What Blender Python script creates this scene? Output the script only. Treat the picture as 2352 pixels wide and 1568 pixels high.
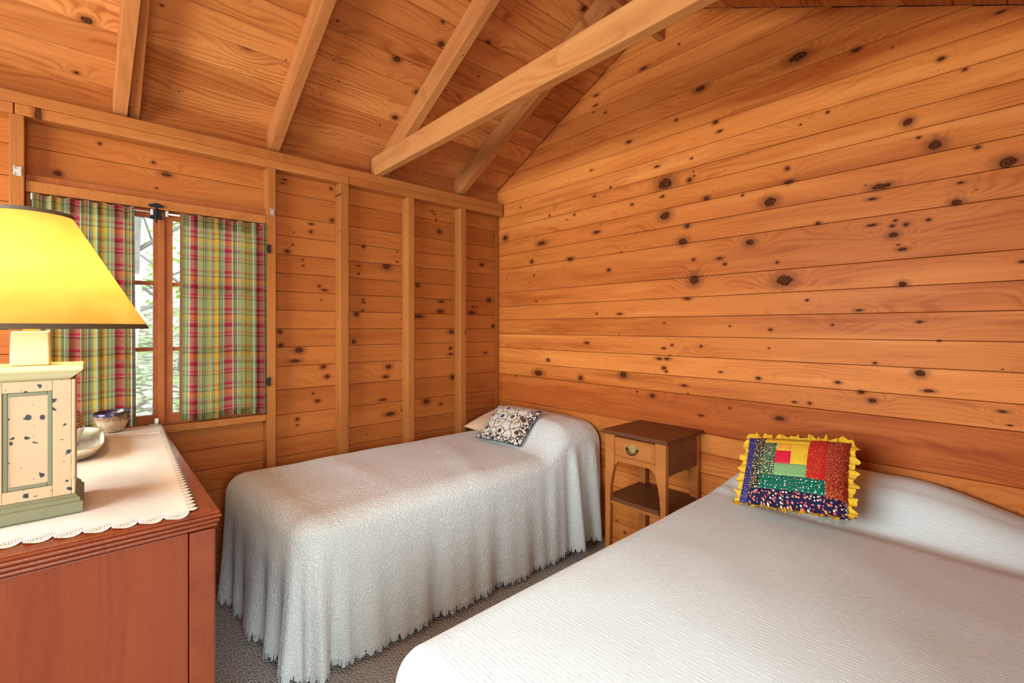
import bpy, bmesh, math, random
from mathutils import Vector, Matrix, noise
random.seed(7)
SC = bpy.context.scene
COL = SC.collection
for o in list(bpy.data.objects):
    bpy.data.objects.remove(o)

# ------------------------------------------------------------------ camera
cam = bpy.data.cameras.new('camera')
cam.sensor_width = 36.0
cam.lens = 1068.6 / 2352 * 36.0
cam.shift_y = -32 / 2352
cam.clip_start = 0.02
cam_ob = bpy.data.objects.new('camera', cam)
COL.objects.link(cam_ob)
cam_ob.location = (3.0545, -2.584, 1.45)
cam_ob.rotation_euler = (math.radians(90), 0, math.radians(48))
SC.camera = cam_ob

# ------------------------------------------------------------------ world and large lights
world = bpy.data.worlds.new('overcast_sky')
SC.world = world
world.use_nodes = True
bg = world.node_tree.nodes['Background']
bg.inputs[0].default_value = (0.90, 0.96, 1.0, 1)
bg.inputs[1].default_value = 3.6

def area(name, loc, target, sx, sy, power, col):
    l = bpy.data.lights.new(name, 'AREA')
    l.shape = 'RECTANGLE'; l.size = sx; l.size_y = sy
    l.energy = power; l.color = col
    ob = bpy.data.objects.new(name, l); COL.objects.link(ob)
    ob.location = loc
    ob.rotation_euler = (Vector(target) - Vector(loc)).to_track_quat('-Z', 'Y').to_euler()
    return ob
area('back_window_fill', (1.70, -4.95, 1.75), (1.90, 0, 1.15), 2.7, 1.7, 256, (0.825, 0.945, 0.985))  # added fill lamp outside the presumed back window, brightens beds and head wall
area('hall_fill_light', (4.4, -2.9, 1.5), (1.1, -1.3, 1.05), 1.7, 1.4, 118, (0.84, 0.95, 0.985))  # added fill lamp inside the closed hall, lifts surfaces facing the doorway

SC.view_settings.view_transform = 'Standard'
SC.view_settings.look = 'None'
SC.view_settings.gamma = 1
SC.view_settings.use_curve_mapping = False
SC.view_settings.exposure = -0.05
SC.cycles.max_bounces = 5
SC.cycles.diffuse_bounces = 3
SC.cycles.glossy_bounces = 1
SC.cycles.transmission_bounces = 4
SC.cycles.caustics_reflective = False
SC.cycles.caustics_refractive = False

# ------------------------------------------------------------------ mesh helpers
class MB:
    def __init__(s):
        s.v = []; s.f = []; s.uv = None
    def box(s, x0, x1, y0, y1, z0, z1):
        b = len(s.v)
        s.v += [(x0,y0,z0),(x1,y0,z0),(x1,y1,z0),(x0,y1,z0),(x0,y0,z1),(x1,y0,z1),(x1,y1,z1),(x0,y1,z1)]
        s.f += [tuple(b+i for i in q) for q in ((3,2,1,0),(4,5,6,7),(0,1,5,4),(1,2,6,5),(2,3,7,6),(3,0,4,7))]
        return s
    def prism(s, poly, axis, a, b):
        """poly of 2D points (counter-clockwise), extruded along axis from a to b"""
        def P(p, t):
            return {'x': (t, p[0], p[1]), 'y': (p[0], t, p[1]), 'z': (p[0], p[1], t)}[axis]
        k = len(s.v); n = len(poly)
        s.v += [P(p, a) for p in poly] + [P(p, b) for p in poly]
        s.f.append(tuple(k+i for i in range(n)))
        s.f.append(tuple(k+n+i for i in reversed(range(n))))
        for i in range(n):
            j = (i+1) % n
            s.f.append((k+j, k+i, k+n+i, k+n+j))
        return s
    def tube(s, pts, rad, n=8, cap=True):
        pts = [Vector(p) for p in pts]
        rs = rad if isinstance(rad, (list, tuple)) else [rad]*len(pts)
        k = len(s.v); up = None
        for i, p in enumerate(pts):
            d = (pts[min(i+1, len(pts)-1)] - pts[max(i-1, 0)]).normalized()
            if up is None:
                up = Vector((0,0,1)) if abs(d.z) < .9 else Vector((1,0,0))
            a = d.cross(up).normalized(); b = a.cross(d).normalized(); up = b
            for j in range(n):
                t = 2*math.pi*j/n
                s.v.append(tuple(p + rs[i]*(math.cos(t)*a + math.sin(t)*b)))
        for i in range(len(pts)-1):
            for j in range(n):
                j2 = (j+1) % n
                s.f.append((k+i*n+j, k+i*n+j2, k+(i+1)*n+j2, k+(i+1)*n+j))
        if cap:
            s.f.append(tuple(k+j for j in reversed(range(n))))
            s.f.append(tuple(k+(len(pts)-1)*n+j for j in range(n)))
        return s
    def lathe(s, prof, n=32, c=(0,0,0), sx=1, sy=1, pw=2.0):
        k = len(s.v)
        for r, z in prof:
            for j in range(n):
                t = 2*math.pi*j/n; ct, st = math.cos(t), math.sin(t)
                x = math.copysign(abs(ct)**(2/pw), ct); y = math.copysign(abs(st)**(2/pw), st)
                s.v.append((c[0]+r*sx*x, c[1]+r*sy*y, c[2]+z))
        for i in range(len(prof)-1):
            for j in range(n):
                j2 = (j+1) % n
                s.f.append((k+i*n+j, k+i*n+j2, k+(i+1)*n+j2, k+(i+1)*n+j))
        return s
    def rects(s, prof, x0, x1, y0, y1):
        """stack of rectangles: profile of (offset, z) swept round a rectangle"""
        k = len(s.v)
        for o, z in prof:
            s.v += [(x0-o,y0-o,z),(x1+o,y0-o,z),(x1+o,y1+o,z),(x0-o,y1+o,z)]
        for i in range(len(prof)-1):
            for j in range(4):
                j2 = (j+1) % 4
                s.f.append((k+i*4+j, k+i*4+j2, k+(i+1)*4+j2, k+(i+1)*4+j))
        s.f.append((k+3,k+2,k+1,k))
        e = k+4*(len(prof)-1)
        s.f.append((e,e+1,e+2,e+3))
        return s
    def grid(s, fn, us, vs, uvfn=None):
        k = len(s.v); nu, nv = len(us), len(vs)
        for v in vs:
            for u in us:
                s.v.append(tuple(fn(u, v)))
        if uvfn:
            s.uv = (s.uv or {})
            for j, v in enumerate(vs):
                for i, u in enumerate(us):
                    s.uv[k+j*nu+i] = uvfn(u, v)
        for j in range(nv-1):
            for i in range(nu-1):
                s.f.append((k+j*nu+i, k+j*nu+i+1, k+(j+1)*nu+i+1, k+(j+1)*nu+i))
        return s
    def build(s, name, mat, parent=None, loc=(0,0,0), rot=(0,0,0), smooth=False, bevel=0, seg=2, mat4=None):
        me = bpy.data.meshes.new(name)
        me.from_pydata(s.v, [], s.f)
        if s.uv:
            lay = me.uv_layers.new(name='UVMap')
            for lp in me.loops:
                lay.data[lp.index].uv = s.uv.get(lp.vertex_index, (0, 0))
        if smooth:
            me.polygons.foreach_set('use_smooth', [True]*len(me.polygons))
        me.materials.append(mat)
        me.update()
        o = bpy.data.objects.new(name, me); COL.objects.link(o)
        if parent: o.parent = parent
        if mat4 is not None: o.matrix_local = mat4
        else:
            o.location = loc; o.rotation_euler = rot
        if bevel:
            m = o.modifiers.new('bevel', 'BEVEL'); m.width = bevel; m.segments = seg; m.limit_method = 'ANGLE'
        return o

def lin(a, b, n): return [a + (b-a)*i/(n-1) for i in range(n)]
def ss(a, b, x):
    t = max(0.0, min(1.0, (x-a)/(b-a))); return t*t*(3-2*t)
def tag(o, label=None, cat=None, group=None, kind=None):
    if label: o['label'] = label
    if cat: o['category'] = cat
    if group: o['group'] = group
    if kind: o['kind'] = kind
    return o
def thing(name, loc, label, cat, group=None, rz=0, kind=None):
    o = bpy.data.objects.new(name, None); COL.objects.link(o)
    o.empty_display_size = .1
    o.location = loc; o.rotation_euler = (0,0,rz)
    return tag(o, label, cat, group, kind)

# ------------------------------------------------------------------ material helpers
class NT:
    def __init__(s, name):
        s.m = bpy.data.materials.new(name); s.m.use_nodes = True
        s.t = s.m.node_tree; s.n = s.t.nodes; s.l = s.t.links
        s.bsdf = s.n['Principled BSDF']; s.out = s.n['Material Output']
    def set(s, sock, v):
        if hasattr(v, 'is_output') or isinstance(v, bpy.types.NodeSocket): s.l.new(v, sock)
        elif isinstance(v, (tuple, list)):
            n = len(sock.default_value); v = tuple(v)
            sock.default_value = (v + (1,))[:n] if len(v) < n else v[:n]
        else: sock.default_value = v
    def math(s, op, a, b=0.5, c=None, clamp=False):
        n = s.n.new('ShaderNodeMath'); n.operation = op; n.use_clamp = clamp
        s.set(n.inputs[0], a); s.set(n.inputs[1], b)
        if c is not None: s.set(n.inputs[2], c)
        return n.outputs[0]
    def vm(s, op, a, b=(0,0,0)):
        n = s.n.new('ShaderNodeVectorMath'); n.operation = op
        s.set(n.inputs[0], a)
        if op == 'SCALE': s.set(n.inputs[3], b)
        elif op not in ('LENGTH', 'FRACTION'): s.set(n.inputs[1], b)
        return n.outputs['Value'] if op in ('LENGTH', 'DISTANCE') else n.outputs[0]
    def mr(s, v, a, b, c=0.0, d=1.0, smooth=False):
        n = s.n.new('ShaderNodeMapRange'); n.clamp = True
        if smooth: n.interpolation_type = 'SMOOTHSTEP'
        for i, x in enumerate((v, a, b, c, d)): s.set(n.inputs[i], x)
        return n.outputs[0]
    def noise(s, vec, scale, detail=2, rough=.5, dist=0):
        n = s.n.new('ShaderNodeTexNoise')
        if vec is not None: s.set(n.inputs['Vector'], vec)
        n.inputs['Scale'].default_value = scale; n.inputs['Detail'].default_value = detail
        n.inputs['Roughness'].default_value = rough; n.inputs['Distortion'].default_value = dist
        return n
    def vor(s, vec, scale, feat='F1', dim='3D', rnd=1.0):
        n = s.n.new('ShaderNodeTexVoronoi'); n.feature = feat; n.voronoi_dimensions = dim
        s.set(n.inputs['Vector'], vec); n.inputs['Scale'].default_value = scale
        n.inputs['Randomness'].default_value = rnd
        return n
    def mix(s, f, a, b, mode='MIX'):
        n = s.n.new('ShaderNodeMix'); n.data_type = 'RGBA'; n.blend_type = mode; n.clamp_factor = True
        s.set(n.inputs[0], f); s.set(n.inputs[6], a); s.set(n.inputs[7], b)
        return n.outputs[2]
    def ramp(s, f, stops, interp='LINEAR'):
        n = s.n.new('ShaderNodeValToRGB'); n.color_ramp.interpolation = interp
        s.set(n.inputs[0], f); e = n.color_ramp.elements
        while len(e) < len(stops): e.new(1.0)
        for i, (p, c) in enumerate(stops):
            e[i].position = p; e[i].color = (c[0], c[1], c[2], 1)
        return n.outputs[0]
    def sep(s, v):
        n = s.n.new('ShaderNodeSeparateXYZ'); s.set(n.inputs[0], v); return n.outputs
    def comb(s, x=0, y=0, z=0):
        n = s.n.new('ShaderNodeCombineXYZ')
        for i, q in enumerate((x, y, z)): s.set(n.inputs[i], q)
        return n.outputs[0]
    def tc(s, which='Object'):
        return s.n.new('ShaderNodeTexCoord').outputs[which]
    def info(s): return s.n.new('ShaderNodeObjectInfo').outputs
    def pos(s): return s.n.new('ShaderNodeNewGeometry').outputs['Position']
    def bump(s, h, strength=.3, dist=.01):
        n = s.n.new('ShaderNodeBump'); n.inputs['Strength'].default_value = strength
        n.inputs['Distance'].default_value = dist; s.set(n.inputs['Height'], h)
        s.l.new(n.outputs[0], s.bsdf.inputs['Normal']); return n.outputs[0]
    def done(s, col=None, rough=None, metal=None, spec=None):
        b = s.bsdf.inputs
        if col is not None: s.set(b['Base Color'], col)
        if rough is not None: s.set(b['Roughness'], rough)
        if metal is not None: s.set(b['Metallic'], metal)
        if spec is not None: s.set(b['Specular IOR Level'], spec)
        return s.m

HEAD_KNOTS=[(0.527,2.103,0.024),(1.058,2.109,0.016),(1.575,2.13,0.027),(0.419,1.973,0.017),(0.818,1.952,0.017),(1.69,1.956,0.023),(1.716,2.044,0.014),(1.832,2.183,0.013),(1.16,1.838,0.012),(1.907,1.834,0.012),(1.934,1.799,0.01),(1.755,1.844,0.009),(1.76,1.724,0.032),(1.247,1.54,0.011),(1.568,1.478,0.006),(0.971,1.342,0.013),(1.566,1.324,0.009),(1.8,1.343,0.008),(0.597,1.202,0.015),(0.492,1.095,0.03),(0.917,1.089,0.02),(1.275,1.139,0.022),(1.698,1.109,0.011),(1.49,1.026,0.017),(1.8,0.947,0.01),(0.101,2.204,0.028),(1.536,1.259,0.012),(1.589,1.261,0.012),(1.568,1.203,0.011),(1.583,1.184,0.009),(1.913,1.204,0.007),(1.718,1.618,0.012),(1.963,1.458,0.006),(1.557,2.249,0.009),(1.342,2.244,0.01),(1.039,2.36,0.009),(0.857,2.265,0.009),(2.165,2.096,0.03),(2.587,2.023,0.01),(2.86,1.955,0.014),(2.378,1.95,0.008),(2.066,1.9,0.022),(2.587,1.907,0.01),(2.658,1.891,0.008),(2.703,1.89,0.009),(2.66,1.852,0.014),(2.692,1.786,0.011),(2.678,1.807,0.005),(2.668,1.914,0.006),(2.233,1.687,0.031),(2.691,1.636,0.015),(2.537,1.528,0.009),(2.748,1.474,0.008),(2.597,1.292,0.007),(2.748,1.258,0.018),(2.458,1.194,0.009),(2.777,1.186,0.01),(2.547,1.157,0.01),(2.587,1.124,0.014),(2.988,1.129,0.008),(3.007,1.079,0.005),(2.21,0.989,0.017),(2.278,1.081,0.007),(2.808,1.396,0.005),(2.332,1.583,0.006),(2.11,1.185,0.01),(3.039,1.696,0.007),(2.294,2.784,0.03),(2.814,2.551,0.011),(2.884,2.478,0.007),(2.71,2.327,0.019),(2.797,2.204,0.024),(3.002,2.078,0.026),(2.619,2.073,0.02),(2.245,2.246,0.011),(2.418,2.469,0.007),(2.252,2.178,0.014),(2.873,2.03,0.007),(2.744,2.25,0.006),(2.981,2.658,0.008),(2.529,2.714,0.014),(1.797,2.817,0.022),(1.426,3.087,0.015),(1.054,3.054,0.012),(1.049,2.987,0.01),(1.131,2.908,0.009),(1.574,2.323,0.04),(1.731,2.31,0.015),(1.318,2.654,0.013),(1.906,2.539,0.01),(1.884,2.598,0.013),(1.52,2.442,0.01),(1.341,2.245,0.009),(1.559,2.251,0.008),(1.014,2.549,0.008),(1.648,2.687,0.008),(1.755,2.354,0.005)]
LEFT_KNOTS=[(-1.426,2.357,0.01),(-1.713,2.356,0.009),(-1.723,2.333,0.008),(-1.419,2.152,0.012),(-1.552,2.109,0.011),(-1.555,2.059,0.012),(-1.664,1.964,0.006),(-1.696,1.92,0.013),(-1.605,1.875,0.007),(-1.6,1.839,0.006),(-1.501,1.717,0.009),(-1.47,1.693,0.012),(-1.626,1.308,0.023),(-1.651,1.242,0.017),(-1.476,1.196,0.015),(-1.453,1.131,0.015),(-1.541,1.03,0.008),(-1.513,0.98,0.014),(-1.637,0.878,0.012),(-1.637,0.841,0.007),(-1.204,2.005,0.012),(-0.949,1.998,0.007),(-0.949,1.925,0.007),(-1.241,1.871,0.008),(-1.241,1.818,0.008),(-1.033,1.885,0.024),(-1.206,1.641,0.009),(-1.206,1.621,0.009),(-1.213,1.567,0.008),(-1.255,1.54,0.016),(-1.018,1.17,0.018),(-1.041,1.102,0.016),(-1.06,0.939,0.015),(-1.006,0.833,0.023),(-0.655,2.34,0.007),(-0.637,2.32,0.007),(-0.59,2.192,0.02),(-0.572,1.651,0.016),(-0.582,1.575,0.021),(-0.485,1.286,0.012),(-0.485,1.24,0.013),(-0.706,0.89,0.024),(-0.579,0.856,0.011),(-0.475,1.416,0.02),(-0.782,1.767,0.017),(-0.773,1.534,0.022),(-0.466,1.054,0.022),(-0.176,1.974,0.016),(-0.099,1.685,0.019),(-0.274,1.574,0.019),(-0.264,1.619,0.01),(-0.223,1.621,0.008),(-0.05,1.463,0.017),(-0.135,1.238,0.012),(-1.739,1.424,0.014),(-1.733,1.341,0.012),(-1.275,1.355,0.015),(-2.559,2.354,0.008),(-2.295,2.259,0.016),(-2.707,2.174,0.013),(-2.337,2.18,0.006)]

def wood(name, light, dark, knots=None, plane='xz', rand_amt=.16, ring=.45, knot_density=1.0, ring_scale=1.0, rough=.42, blotch=.5, vscale=4.3, spec=.10):
    """flat-sawn pine: grain runs along local X, width along local Y; knots may be given in metres on the wall"""
    t = NT(name)
    ob = t.tc('Object'); inf = t.info(); rnd = inf['Random']
    off = t.comb(t.math('MULTIPLY', rnd, 61.0), t.math('MULTIPLY', rnd, 37.0), t.math('MULTIPLY', rnd, 11.0))
    P = t.vm('ADD', ob, off)
    warp = t.noise(t.vm('MULTIPLY', P, (.8, 4.5, 4.5)), 1.0, 2, .5)
    v = t.vor(t.vm('MULTIPLY', P, (.8, 1.0, 1.0)), vscale, 'F1', '2D')
    cr = t.sep(v.outputs['Color'])
    rad = t.math('MULTIPLY_ADD', t.math('POWER', cr[0], 4.0), .085*knot_density, .012*knot_density)
    wob = t.noise(P, 60, 0)
    k = t.math('DIVIDE', v.outputs['Distance'], rad)
    if knots:
        pos = t.pos()
        for ki, (a, b, r) in enumerate(knots):
            ax, az = ((1.15,.80),(1.45,.68),(.95,.85),(1.25,.9),(1.7,.6),(1.05,.75))[(ki*7+int(a*100)) % 6]
            c = (a, 0, b) if plane == 'xz' else (0, a, b)
            sc = (1/(ax*r), 0, 1/(az*r)) if plane == 'xz' else (0, 1/(ax*r), 1/(az*r))
            k = t.math('MINIMUM', k, t.vm('LENGTH', t.vm('MULTIPLY', t.vm('SUBTRACT', pos, c), sc)))
    k = t.math('ADD', k, t.math('MULTIPLY_ADD', wob.outputs[0], .5, -.25))
    infl = t.math('DIVIDE', 1.0, t.math('MULTIPLY_ADD', t.math('MULTIPLY', k, k), .16, 1.0))
    y = t.sep(P)[1]
    g = t.math('MULTIPLY_ADD', y, 42.0*ring_scale, t.math('MULTIPLY_ADD', warp.outputs[0], 15.0*ring_scale, t.math('MULTIPLY', infl, 6.0)))
    rs = t.math('SINE', t.math('MULTIPLY', g, 6.283))
    rings = t.math('POWER', t.math('MULTIPLY_ADD', rs, .5, .5), 2.2)
    fib = t.noise(t.vm('MULTIPLY', P, (5, 190, 190)), 1.0, 2, .6)
    blo = t.noise(t.vm('MULTIPLY', P, (1.6, 7.0, 7.0)), 1.0, 2, .6)
    ringvis = t.mr(blo.outputs[0], .35, .65, .15, 1.0)
    smear = t.noise(t.vm('MULTIPLY', P, (.9, 11.0, 11.0)), 1.0, 2, .55)
    f = t.math('MULTIPLY', t.math('MULTIPLY', rings, ringvis), ring)
    f = t.math('ADD', f, t.math('MULTIPLY_ADD', fib.outputs[0], .5, -.2))
    f = t.math('ADD', f, t.math('MULTIPLY_ADD', blo.outputs[0], blotch, -.5*blotch), clamp=True)
    col = t.mix(f, light, dark)
    col = t.mix(t.mr(smear.outputs[0], .54, .72, 0, .65*blotch), col, tuple(a*b for a, b in zip(dark, (.80,.62,.6))))
    col = t.mix(t.mr(smear.outputs[0], .44, .30, 0, .7*blotch), col, tuple(a*b for a, b in zip(light, (1.22,1.42,1.65))))
    # board to board variation in depth of colour
    tone = t.mr(rnd, 0, 1, 1.0-rand_amt, 1.0+rand_amt*.55)
    col = t.mix(1.0, col, t.comb(tone, t.math('POWER', tone, 1.45), t.math('POWER', tone, 1.8)), 'MULTIPLY')
    col = t.mix(1.0, col, inf['Color'], 'MULTIPLY')
    halo = t.mr(k, 2.7, .9, 0, .62, True)
    col = t.mix(halo, col, (.17, .042, .012, 1))
    core = t.mr(k, 1.08, .78, 0, .92, True)
    kin = t.math('MULTIPLY_ADD', t.math('SINE', t.math('MULTIPLY', k, 16.0)), .5, .5)
    col = t.mix(core, col, t.mix(kin, (.026, .008, .004, 1), (.12, .034, .012, 1)))
    t.bump(fib.outputs[0], .10, .003)
    return t.done(col, t.mr(fib.outputs[0], .3, .7, rough-.04, rough+.1), spec=t.math('MULTIPLY', t.math('SUBTRACT', 1.0, core), spec))

def plain(name, col, rough=.5, metal=0.0, spec=.5, var=.0, scale=8, bump=0.0, bscale=60):
    t = NT(name)
    c = col
    if var:
        n = t.noise(t.tc('Object'), scale, 4, .6)
        c = t.mix(n.outputs[0], tuple(x*(1-var) for x in col), tuple(min(1, x*(1+var)) for x in col))
    if bump:
        t.bump(t.noise(t.tc('Object'), bscale, 3).outputs[0], bump, .004)
    return t.done(c, rough, metal, spec)

WALL_L, WALL_D = (.45, .138, .0295), (.30, .070, .012)
M = {}
M['wall'] = wood('pine_wall', WALL_L, WALL_D)
M['ceil'] = wood('pine_ceiling', (.60, .215, .056), (.35, .094, .020), rand_amt=.22, ring=.8, ring_scale=.8)
M['stud'] = wood('pine_stud', (.39, .134, .032), (.30, .088, .0185), rand_amt=.10, ring=.4, knot_density=.6)
M['beam'] = wood('pine_beam', (.50, .205, .062), (.37, .128, .033), rand_amt=.08, ring=.6, ring_scale=.7, knot_density=.75)
M['sash'] = wood('window_wood', (.34, .092, .024), (.24, .058, .014), rand_amt=.06, ring=.3, knot_density=.2)
M['maple'] = wood('nightstand_maple', (.43, .138, .028), (.33, .094, .017), spec=.3, rand_amt=.05, ring=.25, knot_density=.001, rough=.35, ring_scale=.6)
M['maple_top'] = wood('nightstand_dark_top', (.15, .050, .019), (.11, .034, .013), spec=.3, rand_amt=.03, ring=.25, knot_density=.001, rough=.4, ring_scale=.6)
M['mahog'] = wood('dresser_mahogany', (.205, .035, .0075), (.14, .0215, .005), spec=.35, rand_amt=.05, ring=.35, knot_density=.001, rough=.28, ring_scale=.7)

# ------------------------------------------------------------------ the room: boards
def plank(name, parent, B, org, xb, xt, h, mat, th=.02, c=.0018, tint=None):
    """board in a wall frame: B = (x axis, y axis, z axis), org = lower reference point; xb / xt = extents of lower and upper edge"""
    x0 = min(xb[0], xt[0]); x1 = max(xb[1], xt[1]); cx = (x0+x1)/2; cy = h/2
    q = [(xb[0]-cx, -cy), (xb[1]-cx, -cy), (xt[1]-cx, cy), (xt[0]-cx, cy)]
    g = .0009
    q = [(a, b + (g if b < 0 else -g)) for a, b in q]
    def inset(p):
        a, b = p; return (a*(1-.002), b + (c if b < 0 else -c))
    m = MB()
    m.v = [(a, b, -th) for a, b in q] + [(a, b, -c*1.6) for a, b in q] + [(*inset(p), 0.0) for p in q]
    m.f = [(3,2,1,0), (8,9,10,11)]
    for k in (0, 4):
        for i in range(4):
            j = (i+1) % 4
            m.f.append((k+i, k+j, k+4+j, k+4+i))
    X, Y, Z = (Vector(a) for a in B)
    pos = Vector(org) + X*cx + Y*cy
    M4 = Matrix(((X.x, Y.x, Z.x, pos.x), (X.y, Y.y, Z.y, pos.y), (X.z, Y.z, Z.z, pos.z), (0,0,0,1)))
    o = m.build(name, mat, parent, mat4=M4)
    if tint: o.color = (*tint, 1)
    return o

BACK = -4.2
XR = 3.2
RX, RZ = 1.556, 3.398          # ridge
def roof_z(x): return 2.62 + .5*x if x < RX else RZ - .5*(x-RX)

M['dark'] = plain('wall_backing', (.05, .03, .02), .9)
# floor
tcarp = NT('berber_carpet')
vv = tcarp.vor(tcarp.vm('MULTIPLY', tcarp.tc('Object'), (1, .75, 1)), 95, 'F1', '2D', .55)
n1 = tcarp.noise(tcarp.tc('Object'), 130, 3, .7)
n2 = tcarp.noise(tcarp.tc('Object'), 2.5, 2)
cc = tcarp.mix(tcarp.mr(vv.outputs['Distance'], .05, .6), (.78,.75,.69), (.55,.525,.475))
cc = tcarp.mix(tcarp.mr(n1.outputs[0], .35, .75, 0, .5), cc, (.46,.44,.40))
cc = tcarp.mix(tcarp.mr(n2.outputs[0], .3, .7, 0, .25), cc, (.62,.60,.55))
tcarp.bump(tcarp.math('SUBTRACT', 1.0, vv.outputs['Distance']), 1.0, .016)
M['carpet'] = tcarp.done(cc, .95, spec=.1)
fl = MB().box(0, 4.9, BACK, 0, -.05, 0).build('floor', M['carpet'])
tag(fl, 'greige looped carpet covering the bedroom floor', 'floor', kind='structure')

# head wall (Y = 0), gable
wh = MB()
wh.prism([(-.1,-.05),(XR+.1,-.05),(XR+.1,2.56),(RX,RZ+.08),(-.1,2.6)], 'y', .022, .08)
wall_head = wh.build('wall_head', M['dark'])
tag(wall_head, 'knotty pine board gable wall behind the two beds', 'wall', kind='structure')
B_HEAD = ((1,0,0),(0,0,1),(0,-1,0))
seams = [0,.045,.16,.275,.39,.505,.62,.735,.847,1.059,1.162,1.28,1.396,1.514,1.627,1.743,1.944,2.058,2.172,2.287,2.38,2.488,2.606,2.722,2.837,2.957,3.07,3.185,3.30,3.392]
def gable_x(z):
    a = max(-.02, (z-2.62)/.5); b = min(XR+.02, RX + (RZ-z)/.5)
    return a-.0, b
head_tint = {8:(.72,.56,.5), 9:(1.0,1.0,1.0), 14:(.9,.83,.78), 15:(.85,.78,.76), 17:(.95,.9,.9), 19:(.9,.85,.8), 22:(.92,.86,.82), 21:(1.05,1.05,1.0)}
for i in range(len(seams)-1):
    z0, z1 = seams[i], seams[i+1]
    kn = [k for k in HEAD_KNOTS if z0-.02 < k[1] < z1+.02]
    mt = wood('pine_head_wall', (.66, .208, .044), (.43, .104, .017), kn, 'xz', rand_amt=.15, ring=.55, knot_density=.32, blotch=.9)
    b, t_ = gable_x(z0), gable_x(z1)
    plank('board', wall_head, B_HEAD, (0,0,z0), b, t_, z1-z0, mt, tint=head_tint.get(i))

# window wall (X = 0)
WY0, WY1, WZ0, WZ1 = -2.81, -1.83, .916, 2.132      # opening
wl = MB()
wl.box(-.07, -.022, BACK, WY0, -.05, 2.62).box(-.07, -.022, WY1, .02, -.05, 2.62)
wl.box(-.07, -.022, WY0, WY1, -.05, WZ0).box(-.07, -.022, WY0, WY1, WZ1, 2.62)
wall_left = wl.build('wall_left', M['dark'])
tag(wall_left, 'open-stud pine board wall with the curtained window', 'wall', kind='structure')
B_LEFT = ((0,1,0),(0,0,1),(1,0,0))
lseams = [0,.06,.18,.30,.42,.54,.66,.776,.916,1.069,1.212,1.33,1.442,1.556,1.672,1.784,1.899,2.014,2.132,2.275,2.40,2.49]
for i in range(len(lseams)-1):
    z0, z1 = lseams[i], lseams[i+1]
    spans = [(BACK, 0)] if (z1 <= WZ0+.001 or z0 >= WZ1-.001) else [(BACK, WY0), (WY1, 0)]
    for a, b in spans:
        kn = [k for k in LEFT_KNOTS if z0-.02 < k[1] < z1+.02 and a < k[0] < b]
        mt = wood('pine_window_wall', WALL_L, WALL_D, kn, 'yz', rand_amt=.12, ring=.42, knot_density=.32)
        plank('board', wall_left, B_LEFT, (0,0,z0), (a,b), (a,b), z1-z0, mt)
plank('frieze_board', wall_left, B_LEFT, (0.0,0,2.49), (BACK,0), (BACK,0), .15, M['ceil'], tint=(.75,.68,.62))

def lumber(name, parent, x0, x1, y0, y1, z0, z1, mat, axis, bevel=.003, tint=None):
    """solid timber whose grain runs along axis; local X is the grain"""
    c = Vector(((x0+x1)/2, (y0+y1)/2, (z0+z1)/2)); d = (x1-x0, y1-y0, z1-z0)
    if axis == 'x': s_ = (d[0], d[1], d[2]); R = Matrix.Identity(3)
    elif axis == 'y': s_ = (d[1], d[0], d[2]); R = Matrix(((0,-1,0),(1,0,0),(0,0,1)))
    else: s_ = (d[2], d[1], d[0]); R = Matrix(((0,0,-1),(0,1,0),(1,0,0)))
    m = MB().box(-s_[0]/2, s_[0]/2, -s_[1]/2, s_[1]/2, -s_[2]/2, s_[2]/2)
    M4 = R.to_4x4(); M4.translation = c
    o = m.build(name, mat, parent, mat4=M4, bevel=bevel)
    if tint: o.color = (*tint, 1)
    return o
for a, b in ((-3.95,-3.90),(-3.42,-3.37),(-2.856,-2.809),(-1.831,-1.784),(-1.401,-1.346),(-.912,-.861),(-.452,-.401)):
    lumber('stud', wall_left, .0005, .09, a, b, 0, 2.3845, M['stud'], 'z')
lumber('corner_strip', wall_left, .0005, .02, -.032, -.0005, 0, 2.3845, M['stud'], 'z', tint=(.9,.8,.75))
for a, b in ((BACK,-2.842),(-2.839,-1.345),(-1.342,-.018)):
    lumber('top_plate', wall_left, .0005, .0905, a, b, 2.385, 2.4325, M['stud'], 'y', .004, (1.08,1.05,1.0))
lumber('top_plate', wall_left, .0005, .092, BACK, -.018, 2.433, 2.485, M['stud'], 'y', .004, (1.02,.98,.95))

# wall on the camera's side with a doorway, and the back wall with a window opening
wr = MB()
wr.box(XR+.022, XR+.07, -1.75, .02, -.05, 2.60).box(XR+.022, XR+.07, BACK, -3.55, -.05, 2.60).box(XR+.022, XR+.07, -3.55, -1.75, 2.06, 2.60)
wall_right = wr.build('wall_right', M['dark'])
tag(wall_right, 'pine board wall with the open doorway beside the nearer bed', 'wall', kind='structure')
B_RIGHT = ((0,-1,0),(0,0,1),(-1,0,0))
z = 0.0
while z < 2.55:
    h = .12 if z < 1.5 else .15
    h = min(h, 2.575-z)
    for a, b in ([(0,1.75),(3.55,-BACK)] if z < 2.0 else [(0,-BACK)]):
        plank('board', wall_right, B_RIGHT, (XR,0,z), (a,b), (a,b), h, M['wall'])
    z += h
hall = MB().box(4.9, 4.95, BACK-.1, .1, -.05, 2.65).box(XR+.071, 4.95, .02, .08, -.05, 2.65).box(XR+.071, 4.95, BACK-.1, BACK-.04, -.05, 2.65).box(XR+.071, 4.95, BACK-.1, .1, 2.65, 2.7)  # unseen box added so sky light cannot flood in through the doorway
M['plaster'] = plain('hall_plaster', (.55,.5,.44), .9)
tag(hall.build('hall_light_block', M['plaster']), 'plain hall walls added beyond the doorway to keep sky light out', 'wall', kind='structure')
wb = MB()
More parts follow.
